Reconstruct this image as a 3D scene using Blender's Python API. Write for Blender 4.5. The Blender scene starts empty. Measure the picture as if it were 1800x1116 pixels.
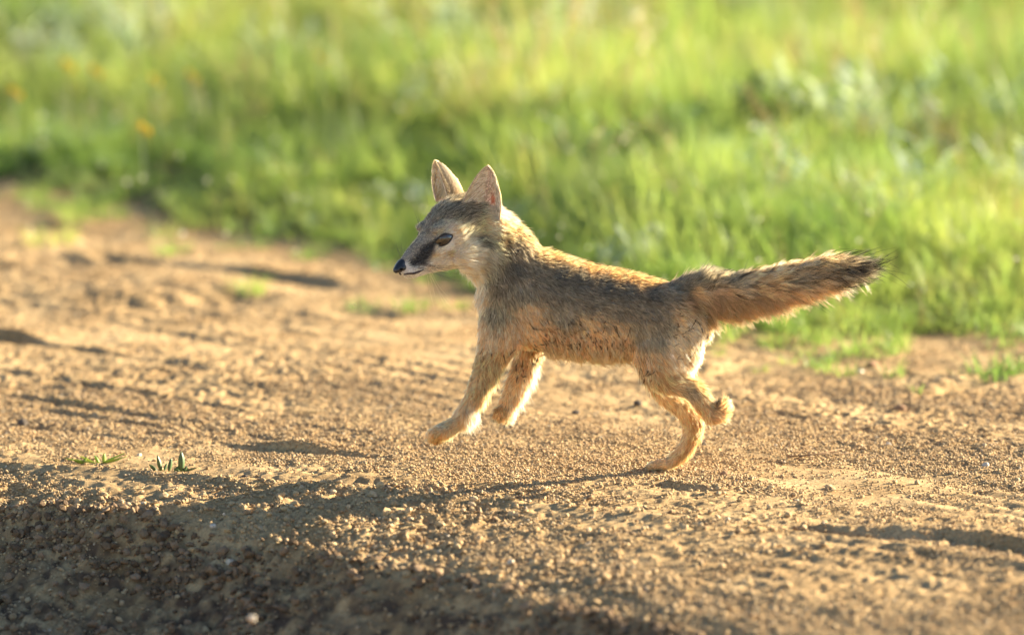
import bpy, bmesh, math, random
import numpy as np
from mathutils import Vector, Matrix
from mathutils.kdtree import KDTree

random.seed(7)
rng = np.random.default_rng(7)
SC = bpy.context.scene
COL = SC.collection

# ------------------------------------------------------------------ camera, light, exposure
S = 0.0008                  # metres per photograph pixel at the fox
DIST = 12.0
TILT = math.radians(9.0)
ZC = (825 - 558) * S / math.cos(TILT) + 0.002
FWD = np.array([0, math.cos(TILT), -math.sin(TILT)])
UPV = np.array([0, math.sin(TILT), math.cos(TILT)])
RGT = np.array([1.0, 0, 0])
CAMP = np.array([0, 0, ZC]) - FWD * DIST

cd = bpy.data.cameras.new('camera'); cam = bpy.data.objects.new('camera', cd); COL.objects.link(cam)
cam.location = CAMP
cam.rotation_euler = (math.radians(90) - TILT, 0, 0)
cd.sensor_width = 36; cd.lens = 36 * DIST / (1800 * S)
cd.clip_start = 0.1; cd.clip_end = 3000
cd.dof.use_dof = True
cd.dof.focus_distance = DIST - 0.04
cd.dof.aperture_fstop = 2.65
SC.camera = cam

SUN_EL, SUN_AZ = math.radians(16), math.radians(64)     # azimuth from +Y towards +X
world = bpy.data.worlds.new('World'); SC.world = world; world.use_nodes = True
nt = world.node_tree; nt.nodes.clear()
sky = nt.nodes.new('ShaderNodeTexSky'); sky.sky_type = 'NISHITA'; sky.sun_disc = False
sky.altitude = 1600; sky.air_density = 0.85; sky.dust_density = 0.6; sky.sun_elevation = SUN_EL; sky.sun_rotation = SUN_AZ
bg = nt.nodes.new('ShaderNodeBackground'); bg.inputs[1].default_value = 0.05
wo = nt.nodes.new('ShaderNodeOutputWorld')
nt.links.new(sky.outputs[0], bg.inputs[0]); nt.links.new(bg.outputs[0], wo.inputs[0])
sd = bpy.data.lights.new('sun', 'SUN'); sd.energy = 5.0; sd.angle = math.radians(0.5); sd.color = (1.0, 0.85, 0.60)
sun = bpy.data.objects.new('sun', sd); COL.objects.link(sun)
tosun = Vector((math.sin(SUN_AZ) * math.cos(SUN_EL), math.cos(SUN_AZ) * math.cos(SUN_EL), math.sin(SUN_EL)))
sun.rotation_euler = tosun.to_track_quat('Z', 'Y').to_euler()
SC.view_settings.view_transform = 'Standard'; SC.view_settings.look = 'None'
SC.view_settings.gamma = 1.0; SC.view_settings.use_curve_mapping = False
SC.view_settings.exposure = 2.42
SC.cycles.use_denoising = True
SC.cycles.max_bounces = 8; SC.cycles.transparent_max_bounces = 8
SC.cycles.sample_clamp_indirect = 8

# ------------------------------------------------------------------ helpers
def W(px, py, Y):
    """the point at world depth Y that the photograph shows at pixel (px, py)"""
    d = FWD + RGT * ((px - 900) * S / DIST) + UPV * (-(py - 558) * S / DIST)
    t = (Y - CAMP[1]) / d[1]
    return CAMP + d * t
def G(px, py, z=0.0):
    d = FWD + RGT * ((px - 900) * S / DIST) + UPV * (-(py - 558) * S / DIST)
    t = (z - CAMP[2]) / d[2]
    return CAMP + d * t
def project(P):
    v = np.asarray(P, float) - CAMP
    dz = v @ FWD
    return 900 + (v @ RGT) / dz * DIST / S, 558 - (v @ UPV) / dz * DIST / S

def hash2(ix, iy, seed):
    h = (ix.astype(np.int64) * 374761393 + iy.astype(np.int64) * 668265263 + seed * 1442695041) & 0xFFFFFFFF
    h = ((h ^ (h >> 13)) * 1274126177) & 0xFFFFFFFF
    h = (h ^ (h >> 16)) & 0xFFFFFFFF
    return h / 4294967295.0
def vnoise(x, y, seed=0):
    ix = np.floor(x); iy = np.floor(y); fx = x - ix; fy = y - iy
    fx = fx * fx * fx * (fx * (fx * 6 - 15) + 10); fy = fy * fy * fy * (fy * (fy * 6 - 15) + 10)
    a = hash2(ix, iy, seed); b = hash2(ix + 1, iy, seed); c = hash2(ix, iy + 1, seed); d = hash2(ix + 1, iy + 1, seed)
    return (a + (b - a) * fx + (c - a) * fy + (a - b - c + d) * fx * fy) * 2 - 1
def fbm(x, y, seed=0, octv=3):
    s = 0; a = 1; t = 0
    for k in range(octv):
        s = s + a * vnoise(x * 2 ** k + 17.3 * k, y * 2 ** k - 9.1 * k, seed + k); t += a; a *= 0.5
    return s / t
def sstep(a, b, x):
    t = np.clip((x - a) / (b - a), 0, 1); return t * t * (3 - 2 * t)

def link(name, mesh, parent=None, mat=None, **props):
    o = bpy.data.objects.new(name, mesh); COL.objects.link(o)
    if parent is not None: o.parent = parent
    if mat is not None and mesh is not None: mesh.materials.append(mat)
    for k, v in props.items(): o[k] = v
    return o
def mesh_from(name, V, F, smooth=True):
    me = bpy.data.meshes.new(name)
    me.from_pydata([tuple(map(float, v)) for v in V], [], [tuple(int(i) for i in f) for f in F]); me.update()
    if smooth and len(me.polygons): me.polygons.foreach_set('use_smooth', [True] * len(me.polygons))
    return me
def grid_mesh(name, P, mask=None):
    """P: (ny,nx,3) array -> quads; mask (ny-1,nx-1) chooses faces"""
    ny, nx, _ = P.shape
    idx = np.arange(ny * nx).reshape(ny, nx)
    q = np.stack([idx[:-1, :-1], idx[:-1, 1:], idx[1:, 1:], idx[1:, :-1]], -1).reshape(-1, 4)
    if mask is not None: q = q[mask.reshape(-1)]
    used = np.unique(q); remap = np.full(ny * nx, -1); remap[used] = np.arange(len(used))
    q = remap[q]; V = P.reshape(-1, 3)[used]
    me = bpy.data.meshes.new(name)
    me.vertices.add(len(V)); me.vertices.foreach_set('co', V.astype(np.float32).ravel())
    me.loops.add(q.size); me.loops.foreach_set('vertex_index', q.astype(np.int32).ravel())
    me.polygons.add(len(q)); me.polygons.foreach_set('loop_start', np.arange(0, q.size, 4, dtype=np.int32))
    me.update(calc_edges=True)
    me.polygons.foreach_set('use_smooth', np.ones(len(q), bool))
    return me, used

class Mat:
    def __init__(s, name):
        s.m = bpy.data.materials.new(name); s.m.use_nodes = True; s.t = s.m.node_tree
        s.t.nodes.clear(); s.out = s.n('ShaderNodeOutputMaterial')
    def n(s, typ, **kw):
        x = s.t.nodes.new(typ)
        for k, v in kw.items():
            if k.startswith('i_'): x.inputs[int(k[2:]) if k[2:].isdigit() else k[2:].replace('_', ' ')].default_value = v
            else: setattr(x, k, v)
        return x
    def l(s, a, b): s.t.links.new(a, b)
    def noise(s, scale, vec=None, detail=3, rough=0.55):
        x = s.n('ShaderNodeTexNoise'); x.inputs['Scale'].default_value = scale; x.inputs['Detail'].default_value = detail
        x.inputs['Roughness'].default_value = rough
        if vec is not None: s.l(vec, x.inputs['Vector'])
        return x.outputs[0]
    def ramp(s, fac, stops):
        x = s.n('ShaderNodeValToRGB'); e = x.color_ramp.elements
        while len(e) < len(stops): e.new(0.5)
        for i, (p, c) in enumerate(stops): e[i].position = p; e[i].color = tuple(c) + (1,)
        s.l(fac, x.inputs[0]); return x.outputs[0]
    def mix(s, fac, a, b, mode='MIX'):
        x = s.n('ShaderNodeMix', data_type='RGBA', blend_type=mode)
        for sock, v in ((x.inputs[0], fac), (x.inputs[6], a), (x.inputs[7], b)):
            if isinstance(v, (int, float)): sock.default_value = v
            elif isinstance(v, tuple): sock.default_value = v + (1,)
            else: s.l(v, sock)
        return x.outputs[2]
def simple(name, col, rough=0.6, spec=0.4, coat=0.0, bump=0, bscale=500):
    M = Mat(name); p = M.n('ShaderNodeBsdfPrincipled')
    geo = M.n('ShaderNodeNewGeometry'); nz = M.noise(bscale * 0.4, geo.outputs['Position'])
    c = M.mix(nz, tuple(x * 0.8 for x in col), tuple(min(1, x * 1.2) for x in col)); M.l(c, p.inputs['Base Color'])
    p.inputs['Roughness'].default_value = rough; p.inputs['Specular IOR Level'].default_value = spec
    p.inputs['Coat Weight'].default_value = coat; p.inputs['Coat Roughness'].default_value = 0.03
    if bump:
        b = M.n('ShaderNodeBump'); b.inputs['Strength'].default_value = bump; b.inputs['Distance'].default_value = 0.001
        M.l(M.noise(bscale, geo.outputs['Position']), b.inputs['Height']); M.l(b.outputs[0], p.inputs['Normal'])
    M.l(p.outputs[0], M.out.inputs[0]); return M.m

# ------------------------------------------------------------------ ground shape
def curveY(pts):
    """polyline of photograph pixels on flat ground -> function Y(x) in metres"""
    g = np.array([G(a, b) for a, b in pts])
    o = np.argsort(g[:, 0]); gx = g[o, 0]; gy = g[o, 1]
    def f(x): return np.interp(x, gx, gy) + np.where(x < gx[0], (gx[0] - x) * 0.55, 0)
    return f
edgeY = curveY([(-700, 250), (0, 345), (300, 395), (600, 448), (850, 490), (1060, 560), (1240, 608), (1500, 592), (1800, 578), (2500, 560)])
crestY = curveY([(-900, 770), (0, 818), (320, 838), (640, 868), (1000, 890), (1300, 920), (1500, 950), (1800, 990), (2600, 1100)])
RUTS = [  # (pixel polyline, depth m, half width m, x range px)
    ([(0, 598), (120, 612), (270, 640), (400, 660)], 0.012, 0.05, (-200, 330)),
    ([(0, 690), (300, 735), (600, 790), (900, 830)], 0.0065, 0.032, (-100, 720)),
    ([(0, 708), (300, 750), (600, 802)], 0.006, 0.026, (60, 620)),
    ([(0, 652), (250, 690), (520, 735)], 0.006, 0.03, (-60, 420)),
    ([(0, 725), (400, 775), (700, 812)], 0.009, 0.03, (280, 760)),
    ([(80, 440), (300, 468), (560, 500)], 0.007, 0.05, (40, 560)),
    ([(-100, 470), (70, 462)], 0.018, 0.09, (-200, 60)),
    ([(400, 480), (620, 512), (700, 520)], 0.010, 0.08, (380, 780)),
    ([(20, 530), (260, 540), (420, 528)], 0.012, 0.09, (60, 400)),
    ([(540, 552), (700, 556), (860, 540)], 0.013, 0.08, (560, 830)),
    ([(1100, 850), (1300, 866), (1500, 884)], 0.006, 0.03, (1170, 1360)),
    ([(500, 852), (760, 858), (900, 855), (1000, 850)], 0.006, 0.03, (560, 900)),
    ([(1300, 915), (1500, 938), (1660, 940), (1850, 975)], 0.013, 0.05, (1380, 1900)),
    ([(1240, 655), (1320, 645), (1400, 640)], 0.012, 0.05, (1240, 1330)),
    ([(1560, 700), (1700, 672), (1850, 655)], 0.015, 0.06, (1600, 1850)),
    ([(0, 395), (80, 400), (160, 410)], 0.016, 0.12, (-100, 90)),
]
RUTS = [(curveY(p), d, w, (a - 900) * S, (b - 900) * S) for p, d, w, (a, b) in RUTS]

def height(x, y, fine=True):
    x = np.asarray(x, float); y = np.asarray(y, float)
    wob = 0.03 * fbm(x * 5, y * 2.5, 3, 3)
    d = y - crestY(x) + wob
    xp = x / S + 900
    left = 1 - sstep(500, 1250, xp)
    rim = np.interp(x, [-2.5, -0.96, -0.72, -0.48, -0.20, 0.0, 0.2, 0.9, 2.5], [0.9, 0.05, -0.08, -0.22, -0.45, -0.66, -0.90, -1.5, -3.0])
    d2 = y - rim + 1.6 * wob
    slope = 0.13 * left + 0.07 * (1 - left)
    h = -slope * np.clip(-d, 0, 0.9) + np.interp(d, [-0.1, -0.03, 0.0, 0.018, 0.06, 0.13, 0.25], [0, 0.002, 0.007, -0.005, -0.011, -0.003, 0.0]) * (0.35 + 0.65 * left)
    h = h + np.interp(d2, [-2.0, -0.9, -0.64, -0.52, -0.40, -0.30, -0.20, -0.10, -0.04, 0.03], [0.06, 0.03, -0.035, -0.078, -0.096, -0.094, -0.076, -0.034, -0.008, 0.0]) * (0.35 + 0.65 * left)
    # a firm even floor where the supporting hind paw stands
    for f, dep, w, a, b in RUTS:
        w = w * 0.62; dep = dep * 1.15; q = (y - f(x) + 0.6 * wob) / w
        env = sstep(a - 0.06, a + 0.06, x) * (1 - sstep(b - 0.06, b + 0.06, x)) * np.clip(0.6 + 0.8 * vnoise(x * 9, y * 6, 51), 0, 1.3)
        # steep shaded wall on the far side, gentle rise towards the camera
        h = h + env * dep * (0.7 * np.exp(-((q - 1.3) / 0.6) ** 2) - 0.8 * np.exp(-((q + 0.1) / 0.55) ** 2))
    # along and across the wheel tracks
    u = 0.70 * x - 0.71 * y; v = 0.71 * x + 0.70 * y
    edge = sstep(-0.1, 0.35, y - edgeY(x))
    foot = 1 - np.exp(-(((x - 0.21) / 0.10) ** 2 + ((y) / 0.12) ** 2))
    low = 0.010 * fbm(u * 1.3, v * 2.4, 11, 2)
    far_ = 1 - 0.5 * sstep(1.0, 2.2, y)
    mid = 0.0042 * far_ * fbm(u * 5, v * 13, 21, 3)
    tracks = 0.0017 * np.sin(v * 120 + 2.5 * fbm(u * 3, v * 3, 31, 2)) * sstep(0.05, 0.4, fbm(u * 1.2, v * 1.6, 37, 2))
    h = h + (low + mid + tracks) * foot + edge * (0.02 + 0.02 * fbm(x * 3, y * 3, 41, 2))
    if fine:
        rough = 0.75 + 0.6 * vnoise(u * 2.2, v * 3.1, 61)
        near = 1 + 0.9 * left * sstep(0.02, -0.25, d)
        h = h + 0.0024 * rough * near * fbm(x * 38, y * 38, 71, 2) + 0.0019 * rough * near * vnoise(x * 125, y * 115, 81)
        h = h + 0.006 * left * sstep(0.0, -0.2, d) * fbm(x * 22, y * 20, 87, 2)
        wall = left * sstep(0.06, -0.06, d2)
        h = h + wall * (0.012 * fbm(x * 9, y * 9, 95, 3) + 0.010 * np.abs(fbm(x * 34, y * 30, 97, 2)))
    return h

def axis(lo, hi, step, far, grow=1.25):
    a = list(np.arange(lo, hi + 1e-9, step))
    s = step; x = a[-1]
    while x < far: s *= grow; x += s; a.append(x)
    s = step; x = a[0]; b = []
    while x > -far: s *= grow; x -= s; b.append(x)
    return np.array(b[::-1] + a)
gx = axis(-0.86, 0.86, 0.0034, 400)
gy1 = np.arange(-1.35, 0.9, 0.0046); gy2 = np.arange(0.9, 2.2, 0.009); gy3 = np.arange(2.2, 7.5, 0.04)
gy = np.concatenate([[-400, -120, -40, -15, -11, -8, -6, -4.5, -3.5, -2.8, -2.3, -1.95, -1.7, -1.55, -1.45, -1.4], gy1, gy2, gy3,
                     [7.8, 8.4, 9.2, 10.5, 12, 14, 18, 25, 40, 80, 160, 400, 900]])
X, Y = np.meshgrid(gx, gy)
Z = height(X, Y)
P = np.stack([X, Y, Z], -1)
xc = (X[:-1, :-1] + X[1:, 1:]) / 2; yc = (Y[:-1, :-1] + Y[1:, 1:]) / 2
mead = (yc - edgeY(xc) + 0.08 * vnoise(xc * 6, yc * 5, 91)) > 0.06

# earth materials
def earth(name, base, dark, pale, wet=False):
    M = Mat(name); p = M.n('ShaderNodeBsdfPrincipled'); geo = M.n('ShaderNodeNewGeometry'); pos = geo.outputs['Position']
    c = M.ramp(M.noise(7, pos, 4), [(0.30, dark), (0.48, base), (0.72, pale)])
    c2 = M.ramp(M.noise(240, pos, 3, 0.7), [(0.30, (0.58, 0.54, 0.50)), (0.52, (1.0, 1.0, 1.0)), (0.70, (1.25, 1.22, 1.18))])
    c = M.mix(1.0, c, c2, 'MULTIPLY')
    rough = 0.95
    if wet:  # wet mud tone that also paints shade onto the rut wall
        at = M.n('ShaderNodeAttribute', attribute_name='damp_shade')
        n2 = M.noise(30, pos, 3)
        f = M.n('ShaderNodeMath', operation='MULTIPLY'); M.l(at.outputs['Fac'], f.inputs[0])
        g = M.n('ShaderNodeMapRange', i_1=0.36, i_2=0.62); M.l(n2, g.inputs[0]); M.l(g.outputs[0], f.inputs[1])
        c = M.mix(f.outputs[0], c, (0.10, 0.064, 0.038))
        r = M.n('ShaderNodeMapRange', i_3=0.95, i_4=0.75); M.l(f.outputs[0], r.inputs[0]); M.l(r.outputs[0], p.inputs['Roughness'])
    else: p.inputs['Roughness'].default_value = rough
    p.inputs['Specular IOR Level'].default_value = 0.12
    M.l(c, p.inputs['Base Color'])
    b = M.n('ShaderNodeBump'); b.inputs['Strength'].default_value = 0.8; b.inputs['Distance'].default_value = 0.0016
    M.l(M.noise(420, pos, 4, 0.7), b.inputs['Height']); M.l(b.outputs[0], p.inputs['Normal'])
    M.l(p.outputs[0], M.out.inputs[0]); return M.m
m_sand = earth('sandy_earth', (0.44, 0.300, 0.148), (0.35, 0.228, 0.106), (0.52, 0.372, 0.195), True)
m_soil = earth('meadow_soil', (0.16, 0.12, 0.06), (0.10, 0.085, 0.04), (0.24, 0.17, 0.09))

me, used = grid_mesh('dirt_road', P, ~mead)
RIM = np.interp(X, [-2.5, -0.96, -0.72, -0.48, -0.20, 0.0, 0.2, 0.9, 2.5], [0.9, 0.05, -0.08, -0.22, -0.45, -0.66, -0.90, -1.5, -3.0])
damp_shade = (sstep(0.02, -0.12, Y - RIM) * sstep(-0.78, -0.55, Y - RIM)).ravel()[used]  # mud colour carried up to the rim as painted shade on the wall
at = me.attributes.new('damp_shade', 'FLOAT', 'POINT'); at.data.foreach_set('value', damp_shade.astype(np.float32))
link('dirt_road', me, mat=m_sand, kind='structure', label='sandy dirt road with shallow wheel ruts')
me, used = grid_mesh('meadow_ground', P, mead)
link('meadow_ground', me, mat=m_soil, kind='structure', label='dark soil under the meadow grass')

# ------------------------------------------------------------------ scattering of things nobody could count
SRC = {}
def source_collection(name, meshes):
    c = bpy.data.collections.new(name)
    for i, m in enumerate(meshes):
        o = bpy.data.objects.new('%s_%02d' % (name, i), m); c.objects.link(o)
    return c
def scatter(name, pts, rot, scl, idx, coll, label):
    me = bpy.data.meshes.new(name); n = len(pts)
    me.vertices.add(n); me.vertices.foreach_set('co', np.asarray(pts, np.float32).ravel())
    a = me.attributes.new('rot', 'FLOAT_VECTOR', 'POINT'); a.data.foreach_set('vector', np.asarray(rot, np.float32).ravel())
    a = me.attributes.new('scl', 'FLOAT_VECTOR', 'POINT'); a.data.foreach_set('vector', np.asarray(scl, np.float32).ravel())
    a = me.attributes.new('idx', 'INT', 'POINT'); a.data.foreach_set('value', np.asarray(idx, np.int32))
    o = link(name, me, kind='stuff', label=label)
    ng = bpy.data.node_groups.new(name, 'GeometryNodeTree')
    ng.interface.new_socket('Geometry', in_out='INPUT', socket_type='NodeSocketGeometry')
    ng.interface.new_socket('Geometry', in_out='OUTPUT', socket_type='NodeSocketGeometry')
    N = ng.nodes; L = ng.links
    gi = N.new('NodeGroupInput'); go = N.new('NodeGroupOutput'); ip = N.new('GeometryNodeInstanceOnPoints')
    ci = N.new('GeometryNodeCollectionInfo'); ci.inputs['Collection'].default_value = coll
    ci.inputs['Separate Children'].default_value = True; ci.inputs['Reset Children'].default_value = True
    def na(nm, t):
        x = N.new('GeometryNodeInputNamedAttribute'); x.data_type = t; x.inputs['Name'].default_value = nm; return x.outputs['Attribute']
    L.new(gi.outputs[0], ip.inputs['Points']); L.new(ci.outputs[0], ip.inputs['Instance'])
    ip.inputs['Pick Instance'].default_value = True
    L.new(na('idx', 'INT'), ip.inputs['Instance Index']); L.new(na('rot', 'FLOAT_VECTOR'), ip.inputs['Rotation'])
    L.new(na('scl', 'FLOAT_VECTOR'), ip.inputs['Scale']); L.new(ip.outputs[0], go.inputs[0])
    md = o.modifiers.new('scatter', 'NODES'); md.node_group = ng
    return o

# clods and grit
def rock_mesh(name, sub, seed, mat, flat=0.75):
    r = random.Random(seed); bm = bmesh.new(); bmesh.ops.create_icosphere(bm, subdivisions=sub, radius=1)
    ax = [(Vector((r.gauss(0, 1), r.gauss(0, 1), r.gauss(0, 1))).normalized(), r.uniform(0.55, 0.95)) for _ in range(7)]
    for v in bm.verts:
        for a, dd in ax:
            k = v.co.dot(a)
            if k > dd: v.co -= a * (k - dd) * 0.9
        v.co *= 1 + r.uniform(-0.09, 0.09)
        v.co.z *= flat
    me = bpy.data.meshes.new(name); bm.to_mesh(me); bm.free(); me.materials.append(mat)
    me.polygons.foreach_set('use_smooth', [False] * len(me.polygons)); return me
def clod_mat(name, stops):
    M = Mat(name); p = M.n('ShaderNodeBsdfPrincipled'); oi = M.n('ShaderNodeObjectInfo'); geo = M.n('ShaderNodeNewGeometry')
    c = M.ramp(oi.outputs['Random'], stops)
    c = M.mix(1.0, c, M.ramp(M.noise(600, geo.outputs['Position'], 2), [(0.3, (0.75, 0.72, 0.7)), (0.7, (1.15, 1.15, 1.1))]), 'MULTIPLY')
    M.l(c, p.inputs['Base Color']); p.inputs['Roughness'].default_value = 0.85; p.inputs['Specular IOR Level'].default_value = 0.3
    b = M.n('ShaderNodeBump'); b.inputs['Strength'].default_value = 0.6; b.inputs['Distance'].default_value = 0.001
    M.l(M.noise(900, geo.outputs['Position'], 3, 0.7), b.inputs['Height']); M.l(b.outputs[0], p.inputs['Normal'])
    M.l(p.outputs[0], M.out.inputs[0]); return M.m
m_clod = clod_mat('clod', [(0.0, (0.27, 0.175, 0.095)), (0.35, (0.45, 0.315, 0.165)), (0.85, (0.54, 0.395, 0.22)), (0.985, (0.50, 0.37, 0.23)), (1.0, (0.62, 0.54, 0.42))])
rocks = source_collection('clod_shape', [rock_mesh('clod_shape', 1, 100 + i, m_clod, random.uniform(0.6, 0.85)) for i in range(8)])
def place_clods(name, n, xr, yr, smin, smax, power, label, cover, seed, coll=None):
    r = np.random.default_rng(seed)
    x = r.uniform(*xr, n); y = r.uniform(*yr, n)
    u = 0.70 * x - 0.71 * y; v = 0.71 * x + 0.70 * y
    dens = 0.42 + 1.25 * fbm(u * 2.5, v * 7, seed, 3) + 0.35 * vnoise(x * 25, y * 25, seed + 5)
    keep = (r.random(n) < np.clip(dens * cover * 1.6, 0.06, 1)) & (y < edgeY(x) + 0.15)
    if coll is None:
        lo_ = y < np.interp(x, [-2.5, -0.96, -0.72, -0.48, -0.20, 0.0, 0.2, 0.9], [0.9, 0.05, -0.08, -0.22, -0.45, -0.66, -0.90, -1.5]) - 0.05
        keep &= ~lo_ | (r.random(n) < 0.45)
    if coll is not None: keep &= y < np.interp(x, [-2.5, -0.96, -0.72, -0.48, -0.20, 0.0, 0.2, 0.9], [0.9, 0.05, -0.08, -0.22, -0.45, -0.66, -0.90, -1.5]) - 0.02
    x = x[keep]; y = y[keep]; n = len(x)
    s = smin + (smax - smin) * r.random(n) ** power
    z = height(x, y) + s * 0.42
    rot = r.uniform(0, 6.28, (n, 3)) * np.array([0.12, 0.12, 1])
    sc = s[:, None] * r.uniform(0.75, 1.25, (n, 3))
    return scatter(name, np.stack([x, y, z], 1), rot, sc, r.integers(0, 8, n), coll or rocks, label)
place_clods('grit', 330000, (-0.84, 0.84), (-1.25, 0.75), 0.0008, 0.0027, 2.0, 'loose sandy grit over the road around the fox', 0.75, 5)
place_clods('grit', 60000, (-1.1, 1.1), (0.75, 3.6), 0.0013, 0.0036, 2.0, 'loose grit on the far part of the road', 0.75, 6)
place_clods('grit', 30000, (-2.8, 2.8), (-2.2, 4.5), 0.0015, 0.0055, 4.5, 'coarser crumbs of earth across the road', 0.8, 8)
place_clods('grit', 16000, (-0.9, 0.35), (-1.1, -0.10), 0.0015, 0.0048, 3.0, 'crumbled earth clods on the rut bank in front', 0.8, 9)

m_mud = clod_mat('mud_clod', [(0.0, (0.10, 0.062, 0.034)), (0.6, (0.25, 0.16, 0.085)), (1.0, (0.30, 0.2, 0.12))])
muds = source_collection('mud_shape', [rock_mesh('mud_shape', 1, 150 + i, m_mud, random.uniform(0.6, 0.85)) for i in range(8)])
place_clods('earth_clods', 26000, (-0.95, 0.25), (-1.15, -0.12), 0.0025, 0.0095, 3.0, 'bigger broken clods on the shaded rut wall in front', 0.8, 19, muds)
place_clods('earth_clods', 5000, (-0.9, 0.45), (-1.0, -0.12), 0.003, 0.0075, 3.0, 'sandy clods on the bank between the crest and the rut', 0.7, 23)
lit_me = []
for i in range(3):
    V_ = []; F_ = []
    for k in range(3):
        a_ = random.uniform(0, 3.1); L_ = random.uniform(0.006, 0.02); o_ = (random.uniform(-.01, .01), random.uniform(-.01, .01)); b_ = len(V_)
        for e in (-1, 0, 1):
            for (u_, w_) in ((-0.0005, 0), (0.0005, 0), (0, 0.0009)):
                V_.append((o_[0] + math.cos(a_) * L_ * e - math.sin(a_) * u_, o_[1] + math.sin(a_) * L_ * e + math.cos(a_) * u_, 0.0012 + w_ + 0.001 * e * e * k))
        for e in (0, 3):
            for q in range(3): F_.append((b_ + e + q, b_ + e + (q + 1) % 3, b_ + e + 3 + (q + 1) % 3, b_ + e + 3 + q))
    m_ = mesh_from('litter_shape', V_, F_); m_.materials.append(simple('old_straw', (0.34, 0.25, 0.13), 0.8, 0.2)); lit_me.append(m_)
litter = source_collection('litter_shape', lit_me)
r_ = np.random.default_rng(31); n_ = 420; x_ = r_.uniform(-1.3, 1.3, n_); y_ = r_.uniform(-0.9, 3.2, n_); k_ = y_ < edgeY(x_) + 0.2; x_ = x_[k_]; y_ = y_[k_]; n_ = len(x_)
scatter('straw_litter', np.stack([x_, y_, height(x_, y_) + 0.001], 1), np.stack([0 * x_, 0 * x_, r_.uniform(0, 6.28, n_)], 1), np.repeat(r_.uniform(0.5, 1.2, (n_, 1)), 3, 1), r_.integers(0, 3, n_), litter, 'bits of old straw lying on the road')
# distinguishable clods and pebbles
m_clod1 = simple('brown_clod', (0.28, 0.17, 0.10), 0.9, 0.2, bump=0.5)
m_pale = simple('pale_pebble', (0.52, 0.45, 0.35), 0.5, 0.5, bump=0.2)
m_dark = simple('dark_clod', (0.10, 0.08, 0.065), 0.9, 0.2, bump=0.5)
def clod(px, py, r_px, mat, label, cat, grp, sub=2, flat=0.75):
    g = G(px, py); x, y = g[0], g[1]
    for _ in range(6):
        z = float(height(np.array([x]), np.array([y]))[0]); g = G(px, py, z); x, y = g[0], g[1]
    me = rock_mesh('clod', sub, int(px * 7 + py), mat, flat)
    nm = 'pebble' if cat == 'pebble' else 'earth_clod'
    o = link(nm, me, label=label, category=cat, group=grp)
    o.location = (x, y, z + r_px * S * 0.3); o.scale = (r_px * S,) * 3; o.rotation_euler = (0, 0, px)
    return o
clod(1232, 782, 11, m_dark, 'dark earth clod on the sand just behind the raised hind paw', 'clod', 'earth clods on the road')
clod(1532, 645, 11, m_clod1, 'reddish brown clod on the road between the two small grass tufts', 'clod', 'earth clods on the road')
clod(40, 748, 12, m_dark, 'dark flat clod lying by the left end of the thin ruts', 'clod', 'earth clods on the road')
clod(1583, 722, 12, m_clod1, 'brown clod in front of the big grass tuft at the right', 'clod', 'earth clods on the road')
clod(1272, 835, 8, m_clod1, 'small brown clod right of the standing hind paw', 'clod', 'earth clods on the road')
clod(430, 842, 8, m_dark, 'small dark clod on the rut crest right of the seedlings', 'clod', 'earth clods on the road')
clod(682, 858, 6, m_dark, 'tiny dark clod on the rut crest below the front paws', 'clod', 'earth clods on the road')
clod(1120, 712, 9, m_dark, 'dark clod on the sand just in front of the bent hind leg', 'clod', 'earth clods on the road')
clod(1012, 727, 8, m_dark, 'small dark clod below the middle of the belly', 'clod', 'earth clods on the road')
clod(1733, 820, 8, m_pale, 'whitish pebble near the right edge of the road', 'pebble', 'pale pebbles on the road')
clod(1511, 655, 8, m_pale, 'whitish pebble left of the reddish clod on the road', 'pebble', 'pale pebbles on the road')
clod(1562, 783, 6, m_pale, 'small white pebble on the sand right of the fox, alone', 'pebble', 'pale pebbles on the road')
clod(443, 1090, 9, m_pale, 'blurred white pebble in the dark rut at the bottom', 'pebble', 'pale pebbles on the road')
clod(374, 926, 6, m_pale, 'small pale pebble on the shaded bank of the front rut', 'pebble', 'pale pebbles on the road')
clod(245, 801, 5, m_pale, 'small white pebble just behind the seedlings', 'pebble', 'pale pebbles on the road')

# ------------------------------------------------------------------ vegetation
def leaf_mat(name, stops, trans=0.5, tcol=(1.5, 1.45, 0.6), patch=1.6, rough=0.45):
    M = Mat(name); oi = M.n('ShaderNodeObjectInfo'); geo = M.n('ShaderNodeNewGeometry')
    nz = M.noise(patch, geo.outputs['Position'], 2)
    a = M.n('ShaderNodeMath', operation='MULTIPLY', i_1=0.45); M.l(oi.outputs['Random'], a.inputs[0])
    b = M.n('ShaderNodeMath', operation='MULTIPLY_ADD', i_1=1.3); M.l(nz, b.inputs[0]); M.l(a.outputs[0], b.inputs[2])
    s = M.n('ShaderNodeMath', operation='SUBTRACT', i_1=0.42); M.l(b.outputs[0], s.inputs[0])
    c = M.ramp(s.outputs[0], stops)
    p = M.n('ShaderNodeBsdfPrincipled'); M.l(c, p.inputs['Base Color']); p.inputs['Roughness'].default_value = rough
    p.inputs['Specular IOR Level'].default_value = 0.5
    t = M.n('ShaderNodeBsdfTranslucent'); M.l(M.mix(1.0, c, tcol, 'MULTIPLY'), t.inputs[0])
    mx = M.n('ShaderNodeMixShader'); mx.inputs[0].default_value = trans
    M.l(p.outputs[0], mx.inputs[1]); M.l(t.outputs[0], mx.inputs[2]); M.l(mx.outputs[0], M.out.inputs[0]); return M.m
m_grass = leaf_mat('grass_blade', [(0.02, (0.13, 0.24, 0.07)), (0.35, (0.23, 0.35, 0.095)), (0.65, (0.34, 0.42, 0.125)), (0.95, (0.44, 0.45, 0.17))], 0.55, (1.25, 1.2, 0.85))
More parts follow.
